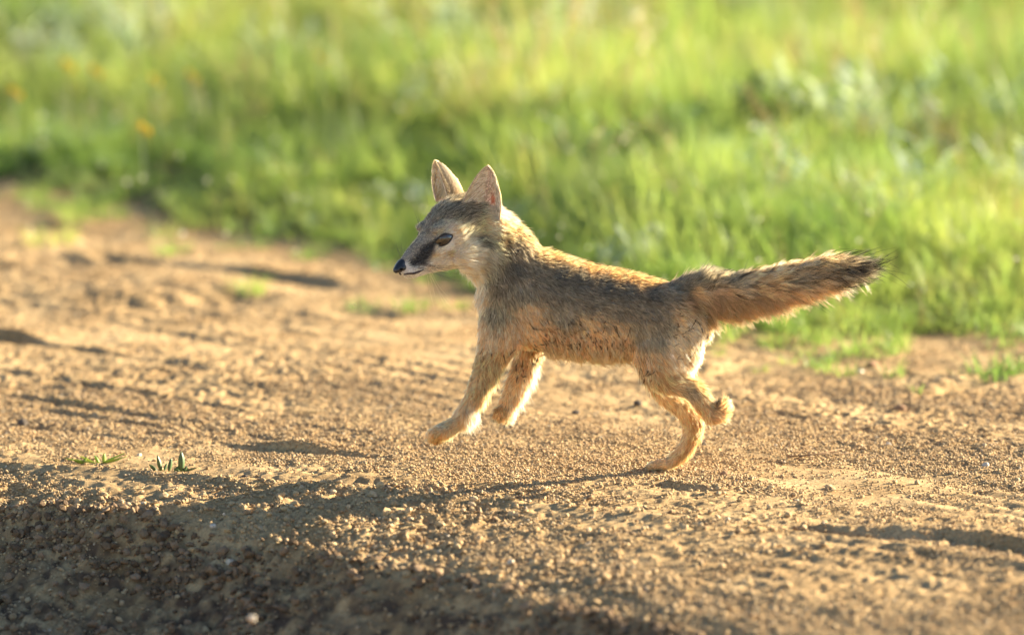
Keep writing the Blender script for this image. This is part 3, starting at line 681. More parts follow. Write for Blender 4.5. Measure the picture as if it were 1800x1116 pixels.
# (px, py, colour, variation)
CP = [(712, 452, GRY, .3), (728, 436, AG, .3), (724, 463, DK, .2), (734, 457, DK, .2), (745, 447, DK, .2), (752, 438, DK, .2), (758, 430, DK, .2), (716, 468, WHT, .2), (742, 462, DK, .3),
      (722, 474, WHT, .2), (740, 473, WHT, .2), (735, 486, WHT, .2), (748, 476, WHT, .2), (757, 471, CRM, .2), (760, 478, WHT, .2), (768, 462, CRM, .2), (750, 425, GRY, .3), (745, 405, AG, .4), (756, 390, AG, .5), (765, 375, AG, .5),
      (775, 398, GRY, .3), (788, 402, GRY, .2), (800, 407, BUF, .2), (785, 431, WHT, .2), (796, 428, WHT, .2), (790, 403, CRM, .2), (772, 437, CRM, .3), (800, 428, BUF, .3), (790, 446, TAN, .3), (765, 449, BUF, .3), (815, 445, CRM, .2),
      (785, 468, WHT, .2), (800, 471, WHT, .2), (820, 466, CRM, .2), (765, 482, WHT, .2), (752, 484, WHT, .2), (842, 470, CRM, .3), (775, 458, CRM, .3), (810, 472, CRM, .2), (835, 460, BUF, .3), (835, 485, CRM, .2), (790, 375, AG, .6), (800, 355, AG, .6), (820, 375, AG, .5), (825, 400, GRY, .4), (845, 400, TAN, .3),
      (845, 425, GRY, .4), (850, 445, CRM, .3), (862, 400, BUF, .3), (880, 375, CRM, .2), (890, 385, BUF, .3), (915, 400, TAN, .4), (935, 418, TAN, .4), (880, 420, TAN, .4), (900, 435, AG, .5), (870, 460, GRY, .4),
      (862, 480, GRY, .4), (845, 505, CRM, .3), (842, 530, BUF, .3), (845, 570, BUF, .3), (870, 500, AG, .5), (865, 550, GRY, .4), (925, 440, AG, .5), (950, 438, TAN, .5), (975, 440, RST, .4), (1000, 455, TAN, .5),
      (900, 470, DK, .5), (940, 470, AG, .6), (915, 520, GRY, .5), (925, 550, BUF, .4), (930, 580, BUF, .3), (960, 500, AG, .6), (985, 480, DK, .6), (1000, 520, AG, .6), (1020, 490, DK, .6), (1040, 465, RST, .5), (1080, 475, RST, .5),
      (1110, 483, RST, .5), (1150, 492, RST, .5), (1060, 500, DK, .6), (1100, 510, DK, .6), (1150, 515, DK, .6), (1180, 520, AG, .5), (1040, 540, AG, .6), (1090, 545, AG, .5), (1130, 545, AG, .5), (1165, 550, AG, .5),
      (990, 560, GRY, .5), (1030, 570, BUF, .4), (1080, 580, BUF, .4), (970, 590, MUD, .4), (1010, 610, MUD, .4), (1050, 610, MUD, .4), (1090, 615, MUD, .4), (960, 612, MUD, .4), (1020, 630, MUD, .4), (1070, 632, MUD, .4),
      (1130, 590, GRY, .4), (1160, 590, GRY, .4), (1180, 570, GRY, .4), (1120, 630, BUF, .4), (1150, 640, BUF, .3), (1190, 600, CRM, .3), (1198, 585, CRM, .4), (1215, 570, CRM, .4), (1230, 590, CRM, .4), (1210, 610, CRM, .4), (1192, 560, BUF, .4), (1200, 640, CRM, .3),  # cream on the haunch rear and rump also paints in low sunlight
      (1225, 620, CRM, .3), (1165, 668, TAN, .3), (1200, 670, BUF, .3), (1225, 675, TAN, .3), (1215, 690, GRY, .3), (1240, 710, BUF, .3), (1255, 735, BUF, .4), (1274, 724, MUD, .4), (1262, 707, DK, .5), (1270, 710, MUD, .5), (1285, 714, CRM, .3),
      (1165, 700, BUF, .3), (1195, 715, BUF, .3), (1200, 760, BUF, .3), (1225, 725, RST, .3), (1238, 750, RST, .3), (1225, 775, RST, .3), (1205, 805, RST, .3), (1190, 790, BUF, .3), (1170, 810, BUF, .3), (1145, 820, BUF, .4),
      (890, 600, BUF, .3), (860, 600, BUF, .3), (885, 625, RST, .3), (865, 640, TAN, .3), (850, 640, TAN, .3), (830, 660, BUF, .3), (845, 690, TAN, .3), (820, 700, BUF, .3), (832, 725, CRM, .3), (800, 735, BUF, .3), (775, 750, BUF, .3), (765, 772, RST, .4), (755, 758, BUF, .3),
      (925, 610, MUD, .3), (945, 620, RST, .3), (920, 645, MUD, .4), (935, 655, CRM, .2), (900, 670, BUF, .3), (920, 690, CRM, .2), (885, 695, BUF, .3), (880, 725, TAN, .4), (905, 722, CRM, .2),
      (1205, 500, AG, .5), (1230, 492, GRY, .5), (1225, 515, BUF, .4), (1210, 530, TUN, .3), (1250, 535, TUN, .4), (1245, 482, DK, .6), (1262, 485, GRY, .6), (1290, 495, GRY, .6), (1340, 485, BUF, .7), (1280, 520, TAN, .5), (1290, 545, TUN, .3), (1340, 535, TUN, .4), (1400, 525, TUN, .4),
      (1340, 510, TAN, .7), (1400, 470, BUF, .7), (1400, 495, GRY, .7), (1400, 515, TAN, .6), (1450, 460, BUF, .7), (1450, 490, AG, .7), (1480, 475, AG, .7), (1505, 470, DK, .6), (1500, 492, DK, .6), (1450, 508, TAN, .6)]
CPX = np.array([(c[0], c[1]) for c in CP], float); CPC = np.array([c[2] for c in CP]); CPV = np.array([c[3] for c in CP])
# flow: (px, py, dx, dy, length mm, lift, clump)
FP = [(705, 458, 1, -.3, 2, .14, .1), (722, 468, 1, .1, 3, .16, .2), (730, 430, 1, -.9, 3, .16, .2), (735, 487, 1, .1, 3, .15, .1), (760, 450, 1, .2, 4, .14, .2), (775, 475, 1, .1, 4.5, .15, .2), (750, 405, .6, -1, 3.5, .2, .2), (765, 370, .7, -.9, 6, .25, .3),
      (785, 395, 1, -.5, 4, .15, .2), (790, 440, 1, .15, 5, .15, .2), (800, 365, 1, -.5, 8, .28, .4), (825, 345, 1, -.1, 8, .3, .4), (820, 400, 1, -.1, 8, .22, .4), (825, 460, 1, .35, 13, .34, .4), (850, 385, 1, .2, 8, .25, .3),
      (855, 440, .8, .8, 14, .38, .4), (835, 490, .6, 1, 10, .3, .5), (890, 385, 1, .7, 10, .42, .4), (930, 410, .9, .8, 11, .42, .4), (900, 440, .7, .9, 11, .32, .5), (860, 500, .15, 1, 11, .25, .4), (845, 560, .05, 1, 10, .22, .4),
      (900, 530, .3, 1, 11, .2, .4), (960, 445, 1, .5, 12, .42, .4), (1000, 455, 1, .35, 11, .38, .4), (960, 500, .9, .7, 12, .22, .5), (1050, 470, 1, .2, 9, .35, .4), (1120, 482, 1, .2, 9, .3, .4), (1170, 495, 1, .2, 9, .3, .4), (1050, 520, 1, .45, 12, .25, .6),
      (1120, 520, 1, .5, 12, .25, .6), (1170, 530, 1, .6, 11, .25, .5), (960, 560, .8, .8, 11, .2, .5), (1040, 570, .8, .8, 12, .2, .7), (1100, 575, .7, .9, 12, .2, .6), (930, 600, .6, 1, 11, .25, .8), (970, 610, .5, 1, 12, .3, .95), (1010, 620, .3, 1, 13, .3, .97),
      (1060, 625, .2, 1, 13, .3, .97), (1095, 630, .2, 1, 11, .3, .95), (1130, 600, .5, 1, 11, .2, .5), (1170, 580, .8, 1, 11, .2, .5), (1210, 570, 1, .7, 8, .25, .5), (1238, 590, .6, 1, 6, .3, .6), (1215, 620, .5, 1, 9, .35, .6), (1190, 610, .7, .8, 10, .25, .5), (1120, 650, .3, 1, 9, .28, .8), (1155, 670, .6, 1, 9, .3, .8),
      (1195, 680, 1, .3, 6, .25, .5), (1225, 672, 1, .5, 7, .4, .6), (1240, 700, .7, 1, 6, .3, .6), (1262, 735, .8, .4, 7, .3, .7), (1275, 712, .4, -.8, 6, .45, .7), (1180, 700, .8, .8, 7, .25, .6), (1225, 730, .6, 1, 6, .3, .6), (1238, 752, .1, 1, 7, .35, .7),
      (1225, 780, -.4, 1, 7, .35, .6), (1195, 770, -.2, 1, 4, .15, .4), (1190, 805, -.7, .7, 5, .2, .5), (1160, 815, -1, .3, 4, .2, .5),
      (890, 600, -.2, 1, 9, .2, .5), (865, 620, -.4, 1, 8, .2, .5), (885, 628, .2, 1, 9, .35, .7), (850, 660, -.35, 1, 6, .2, .5), (868, 660, .1, 1, 10, .38, .7), (825, 660, -.4, 1, 6, .2, .5), (835, 700, -.5, 1, 5, .2, .5), (848, 700, 0, 1, 10, .38, .6), (825, 728, .3, 1, 12, .45, .6), (800, 738, -1, .8, 4.5, .2, .4),
      (775, 752, -1, .5, 3.5, .2, .4), (765, 772, -.2, 1, 4, .3, .6), (790, 768, .3, 1, 6, .35, .7), (930, 610, 0, 1, 8, .3, .7), (950, 630, .5, 1, 9, .45, .7), (915, 650, -.4, 1, 6, .25, .7), (938, 665, .4, 1, 12, .45, .7), (895, 690, -.5, 1, 5, .2, .6), (922, 695, .3, 1, 12, .45, .7), (880, 722, -.3, 1, 4.5, .25, .6), (910, 725, .3, 1, 7, .45, .6),
      (1195, 505, 1, .2, 10, .3, .4), (1215, 495, 1, -.4, 13, .4, .5), (1240, 485, 1, -.6, 20, .62, .7), (1260, 490, 1, -.1, 16, .45, .7), (1290, 495, 1, -.1, 17, .36, .7), (1225, 530, 1, .6, 15, .3, .6), (1250, 540, .8, .8, 22, .4, .8), (1290, 545, .8, .9, 25, .42, .85), (1340, 535, .9, .8, 24, .40, .85),
      (1290, 520, 1, .25, 20, .28, .7), (1340, 485, 1, -.15, 19, .35, .75), (1340, 510, 1, .1, 20, .25, .7), (1400, 475, 1, -.2, 22, .30, .8), (1400, 495, 1, .0, 24, .25, .8), (1400, 518, 1, .5, 25, .34, .85), (1450, 465, 1, -.2, 30, .25, .9), (1450, 490, 1, .05, 33, .2, .9),
      (1450, 503, 1, .35, 30, .28, .9), (1490, 475, 1, .05, 38, .2, .85), (1490, 460, 1, -.1, 36, .3, .85), (1490, 495, 1, .2, 36, .32, .85)]
FPX = np.array([(c[0], c[1]) for c in FP], float); FPD = np.array([c[2:4] for c in FP], float); FPP = np.array([c[4:7] for c in FP], float)
def idw(P2, C, vals, p=3.0):
    out = np.zeros((len(P2),) + vals.shape[1:])
    for s in range(0, len(P2), 20000):
        d = ((P2[s:s + 20000, None, :] - C[None]) ** 2).sum(-1) + 4.0
        w = d ** (-p / 2 - 0.5); w /= w.sum(1, keepdims=True); out[s:s + 20000] = w @ vals
    return out
def side_px(P):
    """side-view coordinates of body points, undoing the lens's depth shift so that both flanks share one painting"""
    v = P - CAMP; dz = v @ FWD
    x = 900 + (v @ RGT) / dz * DIST / S; y = 558 - (v @ UPV) / dz * DIST / S
    return np.stack([x, y], 1)
def headlocal(P):
    v = (P - HC) / S; return v @ HF, v @ HL, v @ HU
def coat(P):
    q = side_px(P).copy()
    f, l, u = headlocal(P)
    # far side of the head takes the near side's painting
    far = (f > -30) & (l < 0) & (q[:, 0] < 880) & (q[:, 1] < 520)
    M = HC + S * (f[:, None] * HF - l[:, None] * HL + u[:, None] * HU)
    q[far] = side_px(M)[far]
    return q

PATCH = np.array([(722, 457), (733, 446), (742, 434), (752, 427), (763, 427), (764, 437), (761, 449), (752, 459), (741, 466), (727, 470), (719, 467)], float)
EYELINE = np.array([(757, 430), (764, 422), (772, 417), (774, 423), (768, 428)], float)
def poly_mask(q, poly, soft=3.5):
    x, y = q[:, 0], q[:, 1]; ins = np.zeros(len(q), bool); dmin = np.full(len(q), 1e9)
    for (x0, y0), (x1, y1) in zip(poly, np.roll(poly, -1, 0)):
        c = ((y0 > y) != (y1 > y)) & (x < (x1 - x0) * (y - y0) / (y1 - y0 + 1e-9) + x0); ins ^= c
        t = np.clip(((x - x0) * (x1 - x0) + (y - y0) * (y1 - y0)) / ((x1 - x0) ** 2 + (y1 - y0) ** 2), 0, 1)
        dmin = np.minimum(dmin, np.hypot(x - x0 - t * (x1 - x0), y - y0 - t * (y1 - y0)))
    return sstep(-soft, soft, np.where(ins, dmin, -dmin) + 2.0 * vnoise(x * .25, y * .25, 301))
def coat_colour(q):
    c = idw(q, CPX, CPC, 3)
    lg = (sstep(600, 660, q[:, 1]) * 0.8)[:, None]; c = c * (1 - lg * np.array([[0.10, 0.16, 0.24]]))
    m = poly_mask(q, PATCH, 6.5)[:, None] * 0.88
    c = c * (1 - m) + np.array([[0.022, 0.021, 0.022]]) * m
    m = poly_mask(q, EYELINE, 2.0)[:, None] * 0.95
    return c * (1 - m) + np.array(BLK)[None] * m
def sample(me, n, bias=None):
    nv = len(me.vertices); co = np.empty(nv * 3); me.vertices.foreach_get('co', co); co = co.reshape(-1, 3)
    no = np.empty(nv * 3); me.vertices.foreach_get('normal', no); no = no.reshape(-1, 3)
    me.calc_loop_triangles(); nt_ = len(me.loop_triangles); tri = np.empty(nt_ * 3, np.int32); me.loop_triangles.foreach_get('vertices', tri); tri = tri.reshape(-1, 3)
    A, B, C = co[tri[:, 0]], co[tri[:, 1]], co[tri[:, 2]]
    ar = np.linalg.norm(np.cross(B - A, C - A), axis=1)
    if bias is not None: ar = ar * bias((A + B + C) / 3, no[tri[:, 0]])
    k = rng.choice(nt_, n, p=ar / ar.sum()); r1 = np.sqrt(rng.random(n)); r2 = rng.random(n)
    w = np.stack([1 - r1, r1 * (1 - r2), r1 * r2], 1)
    P = (co[tri[k]] * w[..., None]).sum(1); N = (no[tri[k]] * w[..., None]).sum(1); N /= np.linalg.norm(N, axis=1, keepdims=True)
    return P, N

# body skin colours
nv = len(body_me.vertices); co = np.empty(nv * 3); body_me.vertices.foreach_get('co', co); co = co.reshape(-1, 3)
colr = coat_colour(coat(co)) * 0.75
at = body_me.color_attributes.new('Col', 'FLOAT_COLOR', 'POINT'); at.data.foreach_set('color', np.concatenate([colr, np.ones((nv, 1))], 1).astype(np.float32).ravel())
def skin_mat():
    M = Mat('fox_skin'); p = M.n('ShaderNodeBsdfPrincipled'); a = M.n('ShaderNodeAttribute', attribute_name='Col'); M.l(a.outputs['Color'], p.inputs['Base Color'])
    p.inputs['Roughness'].default_value = 0.9; p.inputs['Specular IOR Level'].default_value = 0.1; M.l(p.outputs[0], M.out.inputs[0]); return M.m
m_skin = skin_mat()
def hair_mat(name='fox_hair', rough=0.38, gain=1.0):
    M = Mat(name); a = M.n('ShaderNodeAttribute', attribute_name='Col')
    g = M.n('ShaderNodeGamma', i_1=0.82); M.l(a.outputs['Color'], g.inputs[0])
    p = M.n('ShaderNodeBsdfPrincipled'); M.l(g.outputs[0], p.inputs['Base Color']); p.inputs['Roughness'].default_value = 0.55
    p.inputs['Specular IOR Level'].default_value = 0.35
    t = M.n('ShaderNodeBsdfTranslucent'); M.l(M.mix(1.0, g.outputs[0], (1.7, 1.5, 1.25), 'MULTIPLY'), t.inputs[0])
    mx = M.n('ShaderNodeMixShader'); mx.inputs[0].default_value = 0.48; M.l(p.outputs[0], mx.inputs[1]); M.l(t.outputs[0], mx.inputs[2])
    h = M.n('ShaderNodeBsdfHairPrincipled'); h.parametrization = 'COLOR'
    M.l(a.outputs['Color'], h.inputs['Color']); h.inputs['Roughness'].default_value = rough; h.inputs['Radial Roughness'].default_value = 0.5
    m2 = M.n('ShaderNodeMixShader'); m2.inputs[0].default_value = 0.22; M.l(mx.outputs[0], m2.inputs[1]); M.l(h.outputs[0], m2.inputs[2])
    M.l(m2.outputs[0], M.out.inputs[0]); return M.m
m_hair = hair_mat()
m_dark_hair = simple('dark_guard_hair', (0.012, 0.010, 0.009), 0.45, 0.4)

def place_child(name, me, mat=None, parent=None, **props):
    """mesh given in world coordinates, hung under the fox or one of its parts"""
    o = link(name, me, parent or fox, mat, **props); off = FO if (parent is None or parent is fox) else FO
    me.transform(Matrix.Translation(tuple(-off))); return o
body_w = body_me.copy()
body = place_child('body', body_me, m_skin)

LOCK = {'torso_fur': 1.0, 'tail_fur': 0.8, 'leg_fur': 0.8, 'head_fur': 0.55, 'guard_hair': 0.7}
def strands(name, P, N, T, L, lift, clump, col, colv, parent, nseg=6, rad=0.00011, curlamp=0.16, cdens=14, droop=0.10, mat=None):
    n = len(P)
    T = T - (T * N).sum(1, keepdims=True) * N; T /= np.linalg.norm(T, axis=1, keepdims=True) + 1e-9
    side = np.cross(N, T)
    kc = max(8, n // cdens); ci = rng.choice(n, kc, replace=False); kd = KDTree(kc)
    for i, j in enumerate(ci): kd.insert(P[j], i)
    kd.balance(); near = np.array([ci[kd.find(p)[1]] for p in P])
    lk1, lk2, lk3 = rng.normal(0, 1, n)[near], rng.normal(0, 1, n)[near], rng.random(n)[near]
    sc_ = LOCK.get(name, 0.0)
    L = L * rng.uniform(0.75, 1.15, n) * (0.82 + 0.4 * lk3 * (sc_ > 0)); L[rng.random(n) < 0.07] *= 1.3
    lf = np.clip(lift + rng.normal(0, 0.06, n) + 0.10 * sc_ * lk1, 0.04, 0.9)
    a1 = lf * 1.35
    swirl = 0.22 * fbm(P[:, 0] * 60 + P[:, 1] * 40, P[:, 2] * 60, 201, 2) + rng.normal(0, 0.10, n) + sc_ * 0.33 * lk2
    Dt = T * np.cos(swirl)[:, None] + side * np.sin(swirl)[:, None]
    s = np.linspace(0, 1, nseg)
    d0 = N * np.sin(a1)[:, None] + Dt * np.cos(a1)[:, None]
    bend = Dt * 0.38 - N * 0.16 * np.minimum(1, lf / 0.2)[:, None] + np.array([0, 0, -1.0]) * droop
    wav = (side * rng.normal(0, curlamp, n)[:, None] + N * rng.normal(0, curlamp * 0.4, n)[:, None])
    ph = rng.uniform(0, 6.28, n)
    X = P[:, None] - N[:, None] * 0.0006 + L[:, None, None] * (s[None, :, None] * d0[:, None] + (s ** 2)[None, :, None] * bend[:, None] * 0.5
        + (np.sin(ph[:, None] + s[None] * 3.5) - np.sin(ph)[:, None])[..., None] * 0.35 * wav[:, None])
    k = np.clip(clump + rng.normal(0, 0.12, n), 0, 0.97)[:, None] * (s ** 1.1)[None]
    far = np.linalg.norm(P - P[near], axis=1) > 0.02
    k[far] = 0
    X = X * (1 - k[..., None]) + X[near] * k[..., None]
    pr = rng.uniform(0.7, 1.25, (n, 1)) * np.interp(s, [0, 0.15, 0.6, 1], [0.9, 1, 0.8, 0.18])[None] * rad
    cl_r = np.zeros(n); cl_r[:] = rng.random(n)[...]; cj = cl_r[near] * 0.75 + rng.random(n) * 0.25
    v = np.exp(colv * (cj - 0.50) * 2.9)  # coat tone per lock; its contrast also imitates tiny shadows between locks
    C = col[:, None, :] * v[:, None, None]
    # agouti banding: dark root, pale band, dark point on the variegated coat
    band = np.interp(s, [0, 0.35, 0.65, 0.85, 1], [0.62, 0.85, 1.5, 1.15, 0.45])
    wband = np.clip(colv * 1.5 - 0.35, 0, 1)[:, None] * (rng.random(n) < 0.75)[:, None]
    C = C * (1 + (band[None] - 1) * wband)[..., None]
    C = np.clip(C * np.array([0.93, 0.99, 0.90]), 0.012, 0.85)
    hc = bpy.data.hair_curves.new(name); hc.add_curves([nseg] * n)
    loc = (X - FO).reshape(-1, 3)
    hc.position_data.foreach_set('vector', loc.astype(np.float32).ravel())
    ra = hc.attributes.get('radius') or hc.attributes.new('radius', 'FLOAT', 'POINT'); ra.data.foreach_set('value', pr.astype(np.float32).ravel())
    ca = hc.attributes.new('Col', 'FLOAT_COLOR', 'POINT')
    ca.data.foreach_set('color', np.concatenate([C, np.ones(C.shape[:2] + (1,))], -1).astype(np.float32).ravel())
    o = bpy.data.objects.new(name, hc); COL.objects.link(o); hc.materials.append(mat or m_hair); o.parent = parent
    return o

EYE_N = H(86, 27.5, 13); EYE_F = H(86, -27.5, 13)
def fur_body():
    def bias(c, nn): return np.where(nn[:, 1] < 0.25, 1.0, 0.35) * np.where(side_px(c)[:, 0] < 880, 1.7, 1.0)
    P, N = sample(body_w, 235000, bias)
    q = coat(P); c = coat_colour(q); cv = idw(q, CPX, CPV[:, None], 3)[:, 0]
    d2 = idw(q, FPX, FPD, 3); pp = idw(q, FPX, FPP, 3)
    # side-view direction -> world direction
    T = d2[:, :1] * RGT[None] - d2[:, 1:2] * np.array([0, 0, 1.0])[None]
    f, l, u = headlocal(P); sp_ = side_px(P)
    hd = (f > -20) & (sp_[:, 0] < 875) & (sp_[:, 1] < 505)
    # on the head the comb runs backwards from the nose
    back = -HF[None] * (0.9) + HL[None] * (np.sign(l) * 0.25)[:, None] + HU[None] * ((u > 10) * 0.15 - (u < -20) * 0.1)[:, None]
    w = sstep(0, 40, f)[:, None] * hd[:, None]
    T = T * (1 - w) + back * w
    # bare places: eyes, nose, lips
    keep = np.ones(len(P), bool)
    for E in (EYE_N, EYE_F):
        g = (P - E) / S; ef = g @ HF; eu = g @ HU; el = np.abs(g @ HL)
        keep &= ~(((ef / 18.0) ** 2 + ((eu + 0.12 * ef) / 8.6) ** 2 < 1) & (el < 22))
    keep &= ~((f > 163) & (u > -17))
    keep &= ~((f > 134) & (f < 168) & (np.abs(u + 21.5 + 0.24 * (167 - f)) < 1.6))
    P, N, T, c, cv, pp, f, sp_, hd = [a[keep] for a in (P, N, T, c, cv, pp, f, sp_, hd)]
    # mud-dark wet roots in the belly locks
    L = pp[:, 0] * 0.001
    L = np.where((sp_[:, 0] > 900) & (sp_[:, 0] < 1190) & (sp_[:, 1] < 600), L * 0.74, L)
    L = np.where(sp_[:, 1] > 640, L * 1.25, L)
    tail = (sp_[:, 0] > 1232) & (sp_[:, 1] < 560)
    leg = (~tail) & (((sp_[:, 1] > 640)) | ((sp_[:, 0] < 905) & (sp_[:, 1] > 612)) | ((sp_[:, 0] < 955) & (sp_[:, 1] > 622)) | ((sp_[:, 0] > 1110) & (sp_[:, 1] > 645)))
    tors = ~(tail | leg | hd)
    for nm, m, cd_, cu, dr in (('head_fur', hd, 6, .10, .02), ('torso_fur', tors, 8, .34, .08), ('leg_fur', leg, 8, .16, .06), ('tail_fur', tail, 8, .26, .10)):
        wet = (pp[m, 2] > 0.66); strands(nm, P[m], N[m], T[m], L[m] * 0.92, pp[m, 1], np.where(wet, pp[m, 2], pp[m, 2] * 0.62), (c[m] if nm != 'tail_fur' else c[m] * 1.2 + 0.02), cv[m], fox, rad=(0.00011 if nm == 'head_fur' else 0.00015), cdens=cd_, curlamp=cu, droop=dr)
    # longer outer hairs, dark ones and pale tipped ones
    g = (hd | tors | leg) & (rng.random(len(P)) < np.where(hd, 0.30, 0.16))
    n = g.sum(); dark = rng.random(n) < np.clip((cv[g] - 0.28) * 3.2, 0.04, 0.5)
    gc = np.where(dark[:, None], c[g] * 0.22, np.clip(c[g] * 1.9 + 0.05, 0, 0.7))
    strands('guard_hair', P[g], N[g], T[g], L[g] * 1.3, pp[g, 1] * 1.3 + 0.05, pp[g, 2] * 0.4, gc, np.full(n, 0.25), fox, rad=0.00016, cdens=6, curlamp=0.2, droop=0.04)
    # dark guard hairs on the tail, long and sparse
    P, N = P[tail], N[tail]; T = T[tail]; sp2 = sp_[tail]; pp = pp[tail]
    w = np.where(sp2[:, 0] > 1445, 1.0, np.where(sp2[:, 1] < 500, 0.30, 0.12)) * np.where(sp2[:, 1] > 530, 0.5, 1); pick = rng.random(len(P)) < 0.16 * w
    n = pick.sum(); dk = np.tile(np.array([[0.016, 0.014, 0.013]]), (n, 1))
    strands('guard_hair', P[pick], N[pick], T[pick], pp[pick, 0] * 0.00135, pp[pick, 1] * 1.0 + .03, np.full(n, 0.85), dk, np.full(n, 0.1), fox, rad=0.00020, cdens=7, curlamp=0.45, droop=0.02, mat=m_dark_hair)
fur_body()

# wet locks in the coat; near-black belly ones imitate shade in cracks between clumps
def locks(name, n, boxes, col, Lmm, lift, rad=0.0002, per=7, dirs=(0.2, 1.0), up=0.0025, cl=0.9):
    P, N = sample(body_w, 60000); q = side_px(P); m = np.zeros(len(P), bool)
    for x0, y0, x1, y1 in boxes: m |= (q[:, 0] > x0) & (q[:, 0] < x1) & (q[:, 1] > y0) & (q[:, 1] < y1)
    m &= N[:, 1] < 0.4
    P, N = P[m], N[m]; k = min(n, len(P)); i = rng.choice(len(P), k, replace=False)
    P, N = np.repeat(P[i], per, 0), np.repeat(N[i], per, 0); P = P + rng.normal(0, 0.0005, P.shape) + N * up
    ang = np.repeat(rng.normal(0, 0.35, k), per); dx = dirs[0] * np.cos(ang) - dirs[1] * np.sin(ang); dy = dirs[0] * np.sin(ang) + dirs[1] * np.cos(ang)
    T = dx[:, None] * RGT[None] - dy[:, None] * np.array([0, 0, 1.0])[None]
    n_ = len(P); ln = np.repeat(rng.uniform(0.5, 1.1, k), per) * Lmm * 0.001
    strands(name, P, N, T, ln, np.full(n_, lift), np.full(n_, cl), np.tile(np.array([col]), (n_, 1)), np.full(n_, 0.2), fox, rad=rad, cdens=per, curlamp=0.12, droop=0.2)
locks('wet_lock_and_crack', 190, [(935, 596, 1105, 645)], (0.022, 0.014, 0.009), 6, 0.30, 0.00017, 7)  # dark strands painted in for shade between the wet belly clumps
locks('wet_lock_and_crack', 60, [(930, 560, 1110, 600)], (0.022, 0.014, 0.009), 6, 0.25, 0.00015, 6, (0.6, 0.8))
locks('wet_lock_and_crack', 240, [(955, 608, 1100, 650)], (0.55, 0.43, 0.28), 22, 0.55, 0.00022, 8, (0.05, 1.0), 0.001, 0.85)
locks('wet_lock_and_crack', 60, [(1190, 540, 1245, 650)], (0.03, 0.018, 0.010), 8, 0.25, 0.00018, 6, (-0.8, 0.3))
locks('wet_lock_and_crack', 60, [(905, 610, 960, 700), (1110, 640, 1160, 700), (860, 610, 890, 700)], (0.03, 0.018, 0.010), 8, 0.35, 0.00018, 6, (0.3, 1.0))
locks('wet_lock_and_crack', 40, [(870, 412, 935, 450)], (0.02, 0.014, 0.01), 9, 0.35, 0.00018, 6, (0.8, 0.3))
locks('wet_lock_and_crack', 420, [(1235, 518, 1450, 568)], (0.42, 0.29, 0.15), 34, 0.5, 0.00014, 5, (0.7, 0.9), 0.001, 0.7)
locks('wet_lock_and_crack', 60, [(825, 590, 860, 700), (1100, 640, 1160, 690)], (0.20, 0.12, 0.06), 7, 0.4, 0.00016, 5, (-0.1, 1.0))

# ears
def ear(base_f, base_b, tip, opening, dsc=1.0):
    """base_f, base_b: ends of the root; tip; opening: the way the cup faces"""
    A0 = (base_f + base_b) / 2; up = tip - A0; Hh = np.linalg.norm(up); up /= Hh
    wv = base_b - base_f; wv -= (wv @ up) * up; hw = np.linalg.norm(wv) / 2; wv /= 2 * hw
    op = opening / np.linalg.norm(opening); op -= (op @ up) * up; op -= (op @ wv) * wv * 0.0; op /= np.linalg.norm(op)
    nu, nv_ = 17, 19; Pt = np.zeros((nv_, nu, 3))
    for j in range(nv_):
        t = j / (nv_ - 1); ww = hw * (1.0 + 0.05 * math.sin(math.pi * min(1, t * 1.5))) * (1 - t ** 2.0) ** 0.68 if t < 1 else 0.0005
        ww = max(ww, 0.0006)
        skew = (base_b - base_f) * 0.0
        for i in range(nu):
            a = (i / (nu - 1) * 2 - 1); th = a * 1.25
            x = math.sin(th) / math.sin(1.25) * ww; dep = (math.cos(th) - math.cos(1.25)) * ww * dsc
            Pt[j, i] = A0 + up * (t * Hh - 0.10 * Hh * (1 - t)) + wv * x - op * dep + op * 0.10 * Hh * math.sin(math.pi * t) * 0.3 + skew
    th_ = 0.0011; nrm = np.zeros_like(Pt)
    du = np.gradient(Pt, axis=1); dv = np.gradient(Pt, axis=0); nrm = np.cross(du, dv); nrm /= np.linalg.norm(nrm, axis=2, keepdims=True) + 1e-12
    if (nrm.mean((0, 1)) @ op) < 0: nrm = -nrm
    outer = Pt - nrm * th_; V = np.concatenate([Pt.reshape(-1, 3), outer.reshape(-1, 3)]); n0 = nu * nv_; F = []
    for j in range(nv_ - 1):
        for i in range(nu - 1):
            a = j * nu + i; F.append((a, a + 1, a + nu + 1, a + nu)); F.append((n0 + a, n0 + a + nu, n0 + a + nu + 1, n0 + a + 1))
    ring = [j * nu for j in range(nv_)] + [(nv_ - 1) * nu + i for i in range(1, nu)] + [j * nu + nu - 1 for j in range(nv_ - 2, -1, -1)] + [i for i in range(nu - 2, 0, -1)]
    for a, b in zip(ring, ring[1:] + ring[:1]): F.append((a, b, n0 + b, n0 + a))
    me = mesh_from('ear', V, F); bm = bmesh.new(); bm.from_mesh(me); bmesh.ops.recalc_face_normals(bm, faces=bm.faces); bm.to_mesh(me); bm.free()
    return me, Pt, nrm, up, wv, op, Hh, hw
def ear_skin():
    M = Mat('ear_skin'); p = M.n('ShaderNodeBsdfPrincipled'); a = M.n('ShaderNodeAttribute', attribute_name='Col'); M.l(a.outputs['Color'], p.inputs['Base Color'])
    p.inputs['Roughness'].default_value = 0.7
    t = M.n('ShaderNodeBsdfTranslucent'); t.inputs[0].default_value = (0.8, 0.5, 0.36, 1); mx = M.n('ShaderNodeMixShader'); mx.inputs[0].default_value = 0.25
    M.l(p.outputs[0], mx.inputs[1]); M.l(t.outputs[0], mx.inputs[2]); M.l(mx.outputs[0], M.out.inputs[0]); return M.m
m_ear = ear_skin()
